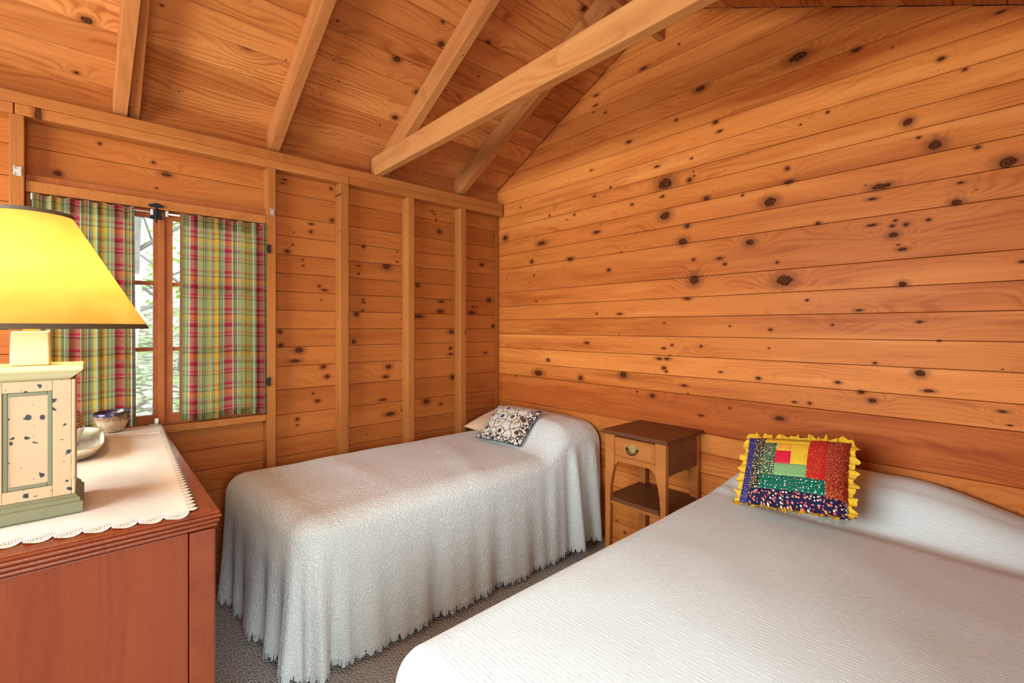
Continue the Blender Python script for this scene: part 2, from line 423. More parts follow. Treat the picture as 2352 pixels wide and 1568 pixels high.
wb.box(-.07, .3, BACK-.07, BACK-.022, -.05, 2.9).box(2.95, XR+.07, BACK-.07, BACK-.022, -.05, 2.7)
wb.box(.3, 2.95, BACK-.07, BACK-.022, -.05, .9).box(.3, 2.95, BACK-.07, BACK-.022, 2.25, 2.65)  # unseen opening, made wide so more light reaches the nearer bed
wb.prism([(-.07,2.6),(XR+.07,2.6),(XR+.07,2.62),(RX,RZ+.03),(-.07,2.62)], 'y', BACK-.07, BACK-.0225)
wall_back = wb.build('wall_back', M['wall'])
tag(wall_back, 'pine gable wall with a window opening behind the photographer', 'wall', kind='structure')

# ceiling: two slopes of boards, rafters, ridge, tie beam
ce = MB()
ce.prism([(-.25,2.62-.125+.03),(RX,RZ+.03),(XR+.3,roof_z(XR+.3)+.03),(XR+.3,roof_z(XR+.3)+.09),(RX,RZ+.10),(-.25,2.62-.125+.09)], 'y', BACK-.1, .1)
ceiling = ce.build('ceiling', M['dark'])
tag(ceiling, 'sloping board ceiling with exposed pine rafters and tie beam', 'ceiling', kind='structure')
th = math.atan(.5); ct, st = math.cos(th), math.sin(th)
B_SL = ((0,1,0),(ct,0,st),(st,0,-ct))
xs = [-.10,.04,.172,.307,.445,.565,.69,.825,.955,1.09,1.22,1.35,1.46,1.553]
for i in range(len(xs)-1):
    plank('ceiling_board', ceiling, B_SL, (xs[i],0,roof_z(xs[i])), (BACK,-.001), (BACK,-.001), (xs[i+1]-xs[i])/ct, M['ceil'])
B_SR = ((0,-1,0),(-ct,0,st),(-st,0,-ct))
x = XR+.1; i = 0
while x > RX+.02:
    w = min(.15, x-RX-.003)
    plank('ceiling_board', ceiling, B_SR, (x,0,roof_z(x)), (.001,-BACK), (.001,-BACK), w/ct, M['ceil'])
    x -= w
def rafter(y0, y1, mat, h=.15, xa=.0, xb=RX-.02, side=1, dy=0.0, name='rafter', tint=None):
    """sloping timber below the boards; foot seated on the top plate; dy leans the upper end along Y"""
    za = roof_z(xa) - .002
    m = MB()
    L = (xb-xa)/ct
    w = (y1-y0)/2
    xs_ = (2.4855+h-2.62)/.5
    pts = [(xa, za), (xb, roof_z(xb)-.002), (xb, roof_z(xb)-h)]
    pts += [(xs_, 2.4855), (xa, 2.4855)] if xs_ > xa else [(xa, roof_z(xa)-h)]
    prof = [((px-xa)*ct+(pz-za)*st, -(px-xa)*st+(pz-za)*ct) for px, pz in pts]
    b = len(m.v)
    m.v += [(a, -w, c) for a, c in prof] + [(a, w, c) for a, c in prof]
    n = len(prof)
    m.f += [tuple(range(n)), tuple(reversed(range(n, 2*n)))] + [((i+1) % n, i, n+i, n+(i+1) % n) for i in range(n)]
    X = Vector((ct*side, 0, st)); Y = Vector((0, side, 0)); Z = X.cross(Y)
    if dy: 
        X = (X + Vector((0, dy/L, 0))).normalized(); Y = (Y - X*(X.dot(Y))).normalized(); Z = X.cross(Y)
    p = Vector((xa if side > 0 else 2*RX-xa, (y0+y1)/2, za))
    M4 = Matrix(((X.x,Y.x,Z.x,p.x),(X.y,Y.y,Z.y,p.y),(X.z,Y.z,Z.z,p.z),(0,0,0,1)))
    o = m.build(name, mat, ceiling, mat4=M4, bevel=.003)
    if tint: o.color = (*tint, 1)
    return o
rafter(-2.512, -2.457, M['beam'], .155, dy=.05, tint=(.95,.84,.82))
rafter(-2.452, -2.408, M['beam'], .13, xb=.95, name='rafter_cleat', tint=(.85,.72,.66))
rafter(-1.812, -1.757, M['beam'], tint=(.92,.86,.82))
rafter(-1.107, -1.052, M['beam'], tint=(.92,.86,.82))
rafter(-.455, -.398, M['beam'], tint=(.80,.72,.68))
rafter(-3.20, -3.145, M['beam'])
rafter(-3.85, -3.795, M['beam'])
for y in (-3.85,-3.2,-2.49,-1.81,-1.107,-.455):
    rafter(y, y+.055, M['beam'], side=-1)
lumber('ridge_board', ceiling, RX-.019, RX+.019, BACK, -.002, RZ-.20, RZ-.012, M['beam'], 'y')
lumber('tie_beam', ceiling, .03, XR-.005, -1.163, -1.109, 2.4855, 2.612, M['beam'], 'x', .005, (.98,.98,.98))

# ------------------------------------------------------------------ window
win = thing('window_1', (0, -2.32, .906), 'pair of wooden casement windows with three panes each', 'window', kind='structure')
def W(m, name, mat, parent=None, **k):
    """mesh given in room coordinates, hung under the window"""
    m.v = [(a, b+2.32, c-.906) for a, b, c in m.v]
    return m.build(name, mat, parent or win, **k)
W(MB().box(-.02, .075, -2.808, -1.832, 2.055, 2.105), 'header', M['stud'], bevel=.003)
W(MB().box(-.02, .055, -2.808, -1.832, 2.105, 2.136), 'header_strip', M['sash'])
W(MB().box(-.05, .078, -2.808, -1.832, .906, .944), 'sill', M['stud'], bevel=.003)
for a, b in ((-2.808,-2.792),(-1.848,-1.832)):
    W(MB().box(-.05, .05, a, b, .9445, 2.0545), 'jamb', M['sash'], bevel=.002)
glass = NT('window_glass')
fr = glass.n.new('ShaderNodeFresnel'); fr.inputs['IOR'].default_value = 1.45
tr = glass.n.new('ShaderNodeBsdfTransparent'); gl = glass.n.new('ShaderNodeBsdfGlossy'); gl.inputs['Roughness'].default_value = .02
ms = glass.n.new('ShaderNodeMixShader')
glass.l.new(fr.outputs[0], ms.inputs[0]); glass.l.new(tr.outputs[0], ms.inputs[1]); glass.l.new(gl.outputs[0], ms.inputs[2])
glass.l.new(ms.outputs[0], glass.out.inputs['Surface'])
M['glass'] = glass.m
M['iron'] = plain('black_iron', (.012,.012,.014), .45, .6)
M['steel'] = plain('pale_metal', (.72,.70,.66), .35, .8)
M['whitemetal'] = plain('white_rod', (.85,.83,.80), .4)
def sash(y0, y1, left):
    m = MB(); X0, X1 = .012, .046
    s0, s1 = (.05, .045) if left else (.034, .05)
    m.box(X0, X1, y0, y0+s0, .946, 2.052).box(X0, X1, y1-s1, y1, .946, 2.052)
    m.box(X0, X1, y0+s0, y1-s1, 2.015, 2.052).box(X0, X1, y0+s0, y1-s1, .946, 1.0)
    s_ = W(m, 'sash', M['sash'])
    for zc in (1.338, 1.678):
        W(MB().box(X0+.004, X1-.006, y0+s0, y1-s1, zc-.010, zc+.010), 'muntin', M['sash'], s_, bevel=.002)
    for za, zb in ((1.0,1.328),(1.348,1.668),(1.688,2.015)):
        W(MB().box(.022, .025, y0+s0, y1-s1, za, zb), 'pane', M['glass'], s_)
    return s_
s1 = sash(-2.79, -2.309, True)
s2 = sash(-2.307, -1.85, False)
W(MB().box(.047, .056, -2.335, -2.307, .946, 2.05), 'astragal', M['sash'], bevel=.003)
for zc in (1.908, 1.135):
    W(MB().box(.046, .096, -1.832, -1.815, zc-.022, zc+.022).tube([(.094,-1.822,zc-.026),(.094,-1.822,zc+.026)], .006, 8), 'hinge', M['iron'])
lt = MB().prism([(-2.372,2.062),(-2.318,2.062),(-2.312,2.072),(-2.330,2.078),(-2.345,2.084),(-2.36,2.078),(-2.378,2.072)], 'x', .0755, .084)
lt.prism([(-2.372,2.005),(-2.318,2.005),(-2.324,2.028),(-2.318,2.05),(-2.372,2.05),(-2.366,2.028)], 'x', .056, .070)
lt.tube([(.078,-2.345,1.985),(.078,-2.345,2.075)], .005, 8)
W(lt, 'latch', M['iron'])
W(MB().box(.056,.066,-2.35,-2.335,.95,.985).box(.056,.064,-2.372,-2.335,.946,.958), 'latch', M['steel'])

# curtains
tp = NT('plaid_cotton')
uv = tp.sep(tp.tc('UV'))
RED, OLI, GOL, WHT, BRN, LGR, ORG, PUR = (.50,.016,.055), (.20,.21,.05), (.64,.34,.02), (.74,.74,.64), (.05,.018,.010), (.29,.325,.125), (.72,.22,.04), (.26,.12,.20)
YLW = (.72,.48,.06)
fu = tp.math('FRACT', tp.math('DIVIDE', uv[0], .195))
warp_c = tp.ramp(fu, [(0,ORG),(.03,GOL),(.08,LGR),(.18,WHT),(.205,LGR),(.27,WHT),(.29,RED),(.51,WHT),(.535,LGR),(.61,GOL),(.66,BRN),(.68,WHT),(.71,PUR),(.735,LGR),(.82,YLW),(.87,WHT),(.90,LGR),(.96,BRN),(.975,GOL)], 'CONSTANT')
fv = tp.math('FRACT', tp.math('DIVIDE', uv[1], .205))
weft_c = tp.ramp(fv, [(0,LGR),(.14,BRN),(.18,LGR),(.22,RED),(.27,LGR),(.40,BRN),(.47,RED),(.51,LGR),(.60,GOL),(.72,BRN),(.76,LGR),(.84,BRN),(.87,RED),(.91,LGR)], 'CONSTANT')
slub = tp.noise(tp.comb(tp.math('MULTIPLY', uv[0], 900), tp.math('MULTIPLY', uv[1], 60), 0), 1.0, 2)
slub2 = tp.noise(tp.comb(tp.math('MULTIPLY', uv[0], 90), tp.math('MULTIPLY', uv[1], 900), 0), 1.0, 2)
pc = tp.mix(tp.mr(slub2.outputs[0], .3, .7, .26, .47), warp_c, weft_c)
pc = tp.mix(tp.mr(slub.outputs[0], .35, .75, 0, .08), pc, (.7,.66,.5))
df = tp.n.new('ShaderNodeBsdfDiffuse'); tl = tp.n.new('ShaderNodeBsdfTranslucent'); mx = tp.n.new('ShaderNodeMixShader')
tp.l.new(pc, df.inputs[0]); tp.l.new(pc, tl.inputs[0]); mx.inputs[0].default_value = .68
tp.l.new(df.outputs[0], mx.inputs[1]); tp.l.new(tl.outputs[0], mx.inputs[2]); tp.l.new(mx.outputs[0], tp.out.inputs['Surface'])
M['plaid'] = tp.m
M['hemback'] = plain('curtain_hem', (.22,.12,.035), .9, var=.2, scale=40)
def curtain(ya, yb, phase, label, u0):
    width = yb-ya
    root = thing('curtain', (.07, (ya+yb)/2, .96), label, 'curtain', 'plaid window curtains')
    def surf(u, v):
        # u along the cloth 0..1, v height 0..1
        amp = .009 + .010*(1-v)
        w = sum(a*math.sin(6.283*f*u + p + phase + .6*(1-v)*q) for a, f, p, q in ((.45,7,0,1.0),(.35,11.3,1.7,.7),(.3,4.1,.6,1.4)))
        top = ss(.93, .97, v)
        x = .018 + amp*w*(1-.25*top)
        sag = .012*math.sin(3.14*u)*(1-v)
        y = -width/2 + width*u + .004*math.sin(6.283*5*u+phase)*(1-v) + .01*(1-v)*(u-.5)
        return (x, y, 1.085*v + .006*math.sin(9*u+phase)*(1-v) + .004*math.sin(40*u)*top*v)
    m = MB()
    m.grid(surf, lin(0,1,150), lin(0,1,60), lambda u, v: (u0 + u*width*1.25, v*1.085))
    p = m.build('panel', M['plaid'], root, smooth=True)
    hd_ = MB().grid(lambda u, v: (lambda q: (q[0]-.004, q[1], q[2]))(surf(u, v)), lin(0,1,150), lin(.945,1,4), lambda u, v: (u0+u*width*1.25, .3+v))
    hd_.build('header', M['hemback'], root, smooth=True)
    h = MB().grid(lambda u, v: (lambda q: (q[0]-.004, q[1], q[2]))(surf(u, v)), lin(0,1,150), lin(0,.028,3), lambda u, v: (u0+u*width*1.25, .06+v))
    h.build('hem', M['hemback'], root, smooth=True)
    sd = MB()
    e = 0.0 if phase > 1 else 1.0
    sd.grid(lambda a, v: (lambda q: (q[0]-.003-.001*a, q[1]+(a if e == 0 else -a)*.014, q[2]))(surf(e, v)), [0,.5,1], lin(0,1,40), lambda a, v: (u0+.205+a*.01, v))
    sd.build('side_hem', M['hemback'], root, smooth=True)
    return root
curtain(-2.786, -2.432, 0.4, 'red and green plaid curtain behind the lampshade', .10)
curtain(-2.247, -1.834, 2.2, 'red and green plaid curtain on the casement nearer the beds', .0)
def rod(ya, yb, label):
    r = thing('curtain_rod', (.072, (ya+yb)/2, 2.036), label, 'curtain rod', 'slim curtain rods')
    h = (yb-ya)/2
    MB().tube([(0,-h,0),(0,h,0)], .004, 8).build('rod', M['whitemetal'], r, smooth=True)
    for s_ in (-1, 1):
        MB().box(-.022, .004, s_*h-.006, s_*h+.006, -.014, .016).tube([(.004,s_*h-.002,-.010),(.007,s_*h-.002,-.010)], .003, 6).build('bracket', M['steel'], r, bevel=.001)
rod(-2.785, -2.362, 'thin white curtain rod on the casement behind the lampshade')
rod(-2.300, -1.856, 'thin white curtain rod on the casement nearer the beds')
for y, zc, lb in ((-2.830, 2.135, 'small pale metal bracket on the stud left of the window'), (-1.806, 2.126, 'small pale metal bracket on the stud right of the window')):
    b = MB().box(0,.003,-.012,.012,-.020,.020).box(0,.012,-.012,-.008,-.020,-.006).box(0,.012,-.012,-.008,.006,.020).tube([(.003,.003,0),(.008,.003,0)], .004, 8)
    tag(b.build('rod_bracket', M['steel'], loc=(.0905,y,zc)), lb, 'bracket', 'empty rod brackets')

# ------------------------------------------------------------------ beds
def fabric(name, col, col2=None, rough=.9, kind='plain'):
    t = NT(name); P = t.tc('Object')
    n = t.noise(P, 3.0, 3); fine = t.noise(P, 420, 2)
    c = t.mix(n.outputs[0], col2 or tuple(x*.93 for x in col), col)
    if kind == 'matelasse':
        wv = t.noise(P, 9, 2, .5)
        pv = t.vm('ADD', P, t.vm('SCALE', wv.outputs['Color'], .06))
        v = t.vor(pv, 85, 'SMOOTH_F1'); v2 = t.vor(pv, 62, 'DISTANCE_TO_EDGE')
        h = t.math('ADD', t.math('MULTIPLY', v.outputs['Distance'], -1.0), t.math('MULTIPLY', t.mr(v2.outputs['Distance'], 0, .12), .5))
        h = t.math('ADD', h, t.math('MULTIPLY', fine.outputs[0], .15))
        t.bump(h, .65, .005)
    elif kind == 'dash':
        row = t.math('SINE', t.math('MULTIPLY', t.sep(P)[1], 480))
        dn = t.noise(t.vm('MULTIPLY', P, (46, 240, 46)), 1.0, 2, .5)
        dash = t.math('MULTIPLY', t.mr(dn.outputs[0], .50, .62), t.mr(row, -.2, .6))
        t.bump(t.math('ADD', dash, t.math('MULTIPLY', fine.outputs[0], .3)), .22, .004)
        c = t.mix(t.math('MULTIPLY', dash, .35), c, (.90,.89,.87))
    else:
        t.bump(fine.outputs[0], .15, .002)
    t.bsdf.inputs['Sheen Weight'].default_value = .15
    return t.done(c, rough, spec=.15)
M['spread1'] = fabric('matelasse_bedspread', (.765,.80,.765), (.72,.755,.72), kind='matelasse')
M['spread2'] = fabric('woven_coverlet', (.68,.745,.715), (.64,.705,.675), kind='dash')
M['mattress'] = fabric('mattress_ticking', (.75,.74,.7))
M['peach'] = fabric('peach_pillowcase', (.80,.54,.36), (.76,.49,.31))
M['bedframe'] = plain('bed_frame_metal', (.08,.06,.05), .5, .7)

def make_bed(x0, x1, y0, y1, zt, label):
    cx, cy = (x0+x1)/2, (y0+y1)/2
    r = thing('bed', (cx, cy, 0), label, 'bed', 'twin beds')
    hx, hy = (x1-x0)/2-.05, (y1-y0)/2-.05
    MB().box(-hx, hx, -hy, hy, .40, zt-.035).build('mattress', M['mattress'], r, bevel=.04, seg=3)
    MB().box(-hx, hx, -hy, hy, .20, .399).build('box_spring', M['mattress'], r, bevel=.015)
    MB().box(-hx+.01, hx-.01, -hy+.01, hy-.01, .17, .1995).build('frame', M['bedframe'], r, bevel=.004)
    for sx in (-1, 1):
        for sy in (-1, 1):
            MB().tube([(sx*(hx-.06), sy*(hy-.08), 0), (sx*(hx-.06), sy*(hy-.08), .1695)], .022, 10).build('leg', M['bedframe'], r)
    return r
make_bed(.15, 1.08, -1.955, -.02, .665, 'twin bed in the corner under the window-side wall')
make_bed(2.035, 3.12, -2.055, -.02, .665, 'twin bed nearest the camera right of the nightstand')

def spread(name, x0, x1, y0, y1, zt, dl, dr, df, hump, fold, R, mat, label, fringe=False, extra=None, wrinkle=.004, skew=0.0):
    """cloth laid over a box: flat coordinates (s, t) go round the edges and hang down"""
    xa, xb, ya = x0+R, x1-R, y0+R
    ox, oy = (x0+x1)/2, (y0+y1)/2
    root = thing(name, (ox, oy, 0), label, 'bedspread')
    def mp(s, t):
        px = min(max(s, xa), xb); py = max(t, ya)
        ex, ey = s-px, t-py
        L = (abs(ex)**6 + abs(ey)**6)**(1/6)
        hy = math.hypot(ex, ey)
        dx, dy = (ex/hy, ey/hy) if hy > 1e-9 else (0, 0)
        q = R*math.pi/2
        if L < q: off = R*math.sin(L/R); dz = R*(1-math.cos(L/R)); d = 0
        else: d = L-q; off = R+.03*d; dz = R+d
        phi = math.atan2(-ey, abs(ex)) if hy > 1e-9 else 0
        if ex > 0 or ex == 0:
            peri = (py-ya) - phi*.30 - (xb-px)*(1 if ey < 0 else 0)
        else:
            peri = -(math.pi/2*.30) - (xb-xa) - (math.pi/2-phi)*.30 - (py-ya)
        off += fold(peri, d, phi, py)
        bx, by = px+dx*min(off, R), py+dy*min(off, R)
        top = hump(bx, by)
        if d > 0: dz = R + d*(1 + .85*top/max(.5, dr))
        z = zt + top - dz
        tw_ = 1-ss(.25*q, q, L)
        if tw_ > 0:
            z += tw_*wrinkle*(noise.noise((bx*3.1, by*2.3, .3)) + .5*noise.noise((bx*7, by*5, 2.2)))
        if extra: z += tw_*extra(bx, by)
        X_, Y_ = px+dx*off, py+dy*off
        Y_ += skew*max(0, min(1.1, (X_-x0)/(x1-x0)))*(1-ss(y0+.1, y0+1.2, Y_))
        return (X_-ox, Y_-oy, max(.006, z))
    S = lin(x0-dl, x0, 26)[:-1] + lin(x0, x0+2*R, 9)[:-1] + lin(x0+2*R, x1-2*R, 60)[:-1] + lin(x1-2*R, x1+.02, 14)[:-1] + lin(x1+.02, x1+dr, 56)
    T = lin(y0-df, y0, 46)[:-1] + lin(y0, y0+2*R, 12)[:-1] + lin(y0+2*R, y1, 210)
    m = MB().grid(mp, S, T)
    c = m.build('cloth', mat, root, smooth=True)
    if fringe:
        fm = MB(); path = []
        for t in lin(y1, ya, 420): path.append(mp(x1+dr, t))
        n = 90
        for i in range(n): path.append(mp(x1+dr, ya-(df+R)*i/n))
        for s_ in lin(x1+dr, x0-dl*.5, 330): path.append(mp(s_, y0-df))
        # resample
        acc = 0; last = Vector(path[0]); pts = [last]
        for p in path[1:]:
            p = Vector(p)
            while (p-last).length > .0048:
                last = last + (p-last).normalized()*.0048; pts.append(last)
        for i in range(len(pts)-1):
            a, b = pts[i], pts[i+1]
            sc = abs(math.sin(i*.0048/.042*math.pi))**.55
            ln = .002 + .030*sc + random.uniform(-.002, .002)
            j = Vector((random.uniform(-.004,.004), random.uniform(-.004,.004), -ln))
            k = len(fm.v)
            mid = (a+b)/2
            lo = mid+j
            lo.z = max(.002, lo.z)
            up = Vector((0,0,.006))
            w = (b-a)*.62
            fm.v += [tuple(a+up), tuple(b+up), tuple(lo+w), tuple(lo-w)]
            fm.f.append((k, k+1, k+2, k+3))
        fm.build('fringe', mat, root)
    return root

def hump1(x, y):
    prof = ss(-.56, -.30, y) * (1-.12*ss(-.16, .0, y))
    return .165*prof*ss(.28, .66, x)*(1-.25*ss(.95, 1.12, x))
rf = [random.uniform(0, 6.28) for _ in range(12)]
def fold1(p, d, phi, py):
    g = (d/.58)**1.4
    f = .0
    if d > 0:
        base = .010*math.sin(p*15+rf[0]) + .008*math.sin(p*27+rf[1]) + .006*math.sin(p*43+rf[2])
        near = math.exp(-((p-.06)/.16)**2)
        f = base*g*(1.35+1.4*near)
        # long soft folds towards the pillow end of the side
        hd = ss(1.25, 1.65, p)
        f += hd*(d/.58)**.5*(.030 + .024*math.sin(p*34+1.0) + .010*math.sin(p*61))
        # the hanging corner: one deep fold and a round one beside it
        f += g*(.038*math.exp(-((p+.10)/.07)**2) - .075*math.exp(-((p-.045)/.026)**2) + .050*math.exp(-((p-.16)/.06)**2) + .035*math.exp(-((p+.36)/.09)**2) - .02*math.exp(-((p+.235)/.05)**2))
        if p < -.47: f += g*.020*math.sin((p+.47)*30)
    return f
def extra1(x, y):
    return .010*math.exp(-((y+1.55)/.10)**2)*math.exp(-((x-.55)/.35)**2) + .008*math.exp(-(((y+.9)+.3*(x-.6))/.08)**2)*ss(.2,.6,x) - .012*ss(.75,1.05,x)
spread('bedspread', .135, 1.105, -2.075, -.03, .668, .22, .575, .575, hump1, fold1, .10, M['spread1'], 'off-white quilted bedspread with fringed hem on the corner bed', True, extra1, .004, .10)

def hump2(x, y):
    prof = ss(-.34, -.17, y)*(.80+.20*ss(-.2,-.08,y))*(1-.10*ss(-.05, .0, y))
    return .155*prof*ss(1.93, 2.30, x)*(1-.62*ss(2.70, 3.22, x))
def fold2(p, d, phi, py):
    return (d/.58)**1.5*(.012*math.sin(p*11+.4)+.008*math.sin(p*23+2)) if d > 0 else 0
def extra2(x, y):
    return -.014*math.exp(-((y+.36)/.06)**2)*ss(2.1,2.4,x) + .012*math.exp(-((y+.33+.25*(x-2.1))/.035)**2)*math.exp(-((x-2.08)/.10)**2)
spread('coverlet', 1.992, 3.165, -2.055, -.03, .668, .58, .12, .58, hump2, fold2, .085, M['spread2'], 'white ribbed coverlet spread over the bed nearest the camera', False, extra2, .005)

def pillow_fn(w, h, t, pinch=.05, p=2.6):
    def f(u, v, side):
        a, b = 2*u-1, 2*v-1
        x = a*w/2*(1-pinch*(1-b*b)); y = b*h/2*(1-pinch*(1-a*a))
        z = max(0, (1-abs(a)**p)*(1-abs(b)**p))**.55*t/2*side
        return x, y, z
    return f
def pillow_mesh(w, h, t, pinch=.05, n=30, p=2.6, front=1.0):
    f = pillow_fn(w, h, t, pinch, p); m = MB(); U = [.5-.5*math.cos(math.pi*i/n) for i in range(n+1)]
    m.grid(lambda u, v: f(u, v, front), U, U, lambda u, v: (u*w, v*h))
    k = len(m.f); m.grid(lambda u, v: f(1-u, v, -1), U, U, lambda u, v: (u*w, v*h))
    return m
pw = pillow_mesh(.74, .44, .15, .04)
po = pw.build('pillow', M['peach'], loc=(.50, -.235, .742), rot=(math.radians(14), 0, math.radians(2)), smooth=True)
tag(po, 'peach pillow half tucked under the bedspread of the corner bed', 'pillow')

# ---- cushions
def frame_from(center, rv, rootname, label, cat):
    ang = Vector(rv).length
    R = Matrix.Rotation(ang, 3, Vector(rv).normalized())
    X, U, F = R @ Vector((1,0,0)), R @ Vector((0,0,1)), R @ Vector((0,-1,0))
    o = thing(rootname, center, label, cat)
    o.matrix_world = Matrix(((X.x,U.x,F.x,center[0]),(X.y,U.y,F.y,center[1]),(X.z,U.z,F.z,center[2]),(0,0,0,1)))
    return o
def calico(name, base, dots, dens=.42, scale=95, rnd=1.0, small=True):
    t = NT(name); P = t.tc('Object')
    v = t.vor(P, scale, 'F1', '2D', rnd); c = t.sep(v.outputs['Color'])
    rad = t.math('MULTIPLY_ADD', c[1], .20, dens-.30)
    mask = t.mr(t.math('SUBTRACT', rad, v.outputs['Distance']), -.03, .03)
    n = len(dots)
    dc = t.ramp(c[0], [(i/n, d) for i, d in enumerate(dots)], 'CONSTANT')
    col = t.mix(mask, base, dc)
    v2 = t.vor(P, scale*2.1, 'F1', '2D'); c2 = t.sep(v2.outputs['Color'])
    m2 = t.math('MULTIPLY', t.mr(v2.outputs['Distance'], .22, .16), t.mr(c2[2], .5, .55))
    if small: col = t.mix(m2, col, dots[-1])
    t.bump(t.noise(P, 500, 2).outputs[0], .15, .002)
    return t.done(col, .85, spec=.2)
PINK, CRM, ORN, YEL, GRN = (.72,.10,.09), (.80,.74,.55), (.80,.36,.08), (.80,.50,.06), (.02,.14,.06)
Q = {
 'navy': calico('calico_navy', (.010,.012,.045), [PINK, (.72,.22,.2), ORN, CRM, PINK], .46, 84, 1.0, False),
 'blue': calico('calico_blue', (.012,.030,.17), [PINK, (.05,.3,.3), CRM, (.5,.06,.1)], .34, 120),
 'black': calico('calico_black', (.014,.022,.014), [YEL, CRM, PINK, CRM], .42, 105),
 'dgreen': calico('calico_green', (.010,.10,.030), [PINK, CRM, PINK, CRM], .42, 120),
 'teal': calico('calico_teal', (.0,.115,.065), [CRM, PINK, CRM], .36, 95, 1.0, False),
 'lgreen': calico('calico_light_green', (.19,.36,.13), [(.42,.58,.30),(.40,.56,.28)], .40, 150, .1, False),
 'yellow': calico('calico_yellow', (.80,.48,.03), [(.16,.10,.05),(.06,.10,.10),(.30,.12,.03)], .30, 170),
 'orange': calico('calico_orange', (.78,.36,.03), [PINK,(.05,.22,.08),YEL], .40, 110),
 'red': calico('calico_red', (.50,.016,.012), [(.60,.22,.05),(.06,.015,.015),(.5,.18,.04)], .36, 120),
 'dred': calico('calico_dark_red', (.30,.010,.014), [(.58,.28,.06),(.45,.14,.04),YEL], .36, 140),
 'rose': calico('calico_rose', (.42,.06,.06), [(.6,.2,.16),(.3,.02,.03)], .40, 140),
 'crimson': plain('plain_crimson', (.62,.006,.035), .85, var=.05),
 'grey': plain('ruffle_lining', (.27,.25,.205), .9, var=.15),
}
qw, qh, qt = .389, .331, .12
qc = frame_from((2.399,-.414,.838), (-.743,-.129,.014), 'quilted_cushion', 'patchwork cushion of bright calico strips with a yellow ruffle', 'cushion')
QF = pillow_fn(qw, qh, qt, .035, 3.2)
pillow_mesh(qw, qh, qt, .035, 30, 3.2, .80).build('body', Q['grey'], qc, smooth=True)
patches = [('blue',0,.10,0,1),('navy',.10,1,.82,1),('rose',.10,.66,0,.035),('black',.10,.21,.035,.82),('yellow',.21,.66,.035,.13),('dgreen',.21,.345,.13,.63),
 ('orange',.345,.50,.13,.265),('yellow',.50,.66,.13,.455),('crimson',.345,.50,.265,.455),('lgreen',.345,.66,.455,.63),('teal',.21,.83,.63,.82),('red',.66,.83,0,.63),('dred',.83,1,0,.82)]
for nm, u0, u1, v0, v1 in patches:
    def pf(a, b):
        u, v = u0+(u1-u0)*a, 1-(v0+(v1-v0)*b)
        x, y, z_ = QF(u, v, 1)
        puff = .0030*min(1, 6*min(a, 1-a)*(u1-u0)/.15, 6*min(b, 1-b)*(v1-v0)/.15)
        return (x, y, z_+.0008+puff)
    mm = MB().grid(pf, lin(0,1,24), lin(1,0,24))
    mm.build('patch', Q[nm], qc, smooth=True)
def ruffle(w, h, depth, mat, parent, amp, n, zoff=0, lo=0, hi=1, flop=0.0, name='ruffle', lin_=False):
    pts = []
    per = 2*(w+h)
    def edge(s_):
        s_ = (s_ % 1)*per
        if s_ < w: return (-w/2+s_, -h/2), (0,-1)
        s_ -= w
        if s_ < h: return (w/2, -h/2+s_), (1,0)
        s_ -= h
        if s_ < w: return (w/2-s_, h/2), (0,1)
        s_ -= w
        return (-w/2, h/2-s_), (-1,0)
    def fn(a, b):
        s_ = lo+(hi-lo)*a
        p0, n0 = edge(s_)
        # blend normals near corners
        nx = ny = 0
        for k in (-.012,-.006,0,.006,.012):
            _, q = edge(s_+k); nx += q[0]; ny += q[1]
        L = math.hypot(nx, ny) or 1
        nx, ny = nx/L, ny/L
        pin = 1-.035*4*max(0, min(1, abs(a*1)))*0
        wv = math.sin(6.283*n*s_ + 1.3*math.sin(6.283*7*s_)) + .5*math.sin(6.283*n*1.7*s_+1)
        dd = depth*(.86+.22*math.sin(6.283*n*.63*s_+.7)+.10*math.sin(6.283*n*1.31*s_))
        cr = .16*math.cos(6.283*n*s_)*depth*.5*b
        tx, ty = -ny, nx
        x = p0[0] + nx*(b*dd-.010) + tx*cr
        y = p0[1] + ny*(b*dd-.010) + ty*cr
        z_ = zoff + amp*wv*(.25+.75*b) + flop*b*b
        if ny < -.5 and not lin_: z_ += .022*b; y += b*dd*.35
        return (x, y, z_)
    return MB().grid(fn, lin(0,1,420), lin(0,1,5)).build(name, mat, parent, smooth=True)
ruffle(qw*.972, qh*.972, .040, Q['yellow'], qc, .0065, 40)
ruffle(qw*.97, qh*.97, .030, Q['grey'], qc, .005, 33, -.018, .20, .335, 0, 'ruffle_lining', True)

tv = NT('vine_print_cotton'); P = tv.tc('Object')
wn = tv.noise(P, 22, 2)
Pw = tv.vm('ADD', P, tv.vm('SCALE', tv.vm('SUBTRACT', wn.outputs['Color'], (.5,.5,.5)), .022))
ve = tv.vor(Pw, 15.5, 'DISTANCE_TO_EDGE', '2D', .75)
vine = tv.mr(ve.outputs['Distance'], .042, .022)
ve2 = tv.vor(Pw, 40, 'DISTANCE_TO_EDGE', '2D', 1.0)
tw = tv.math('MULTIPLY', tv.mr(ve2.outputs['Distance'], .035, .012), tv.mr(ve.outputs['Distance'], .32, .22))
vd = tv.vor(P, 15.5, 'F1', '2D', .75); cd = tv.sep(vd.outputs['Color'])
disc = tv.math('MULTIPLY', tv.mr(vd.outputs['Distance'], .25, .22), tv.mr(cd[1], .30, .34))
ring_ = tv.math('MULTIPLY', tv.mr(vd.outputs['Distance'], .29, .26), tv.mr(cd[1], .30, .34))
dcol = tv.ramp(cd[0], [(0,(.10,.055,.03)),(.25,(.05,.09,.22)),(.45,(.52,.36,.20)),(.65,(.25,.36,.50)),(.82,(.14,.07,.05))], 'CONSTANT')
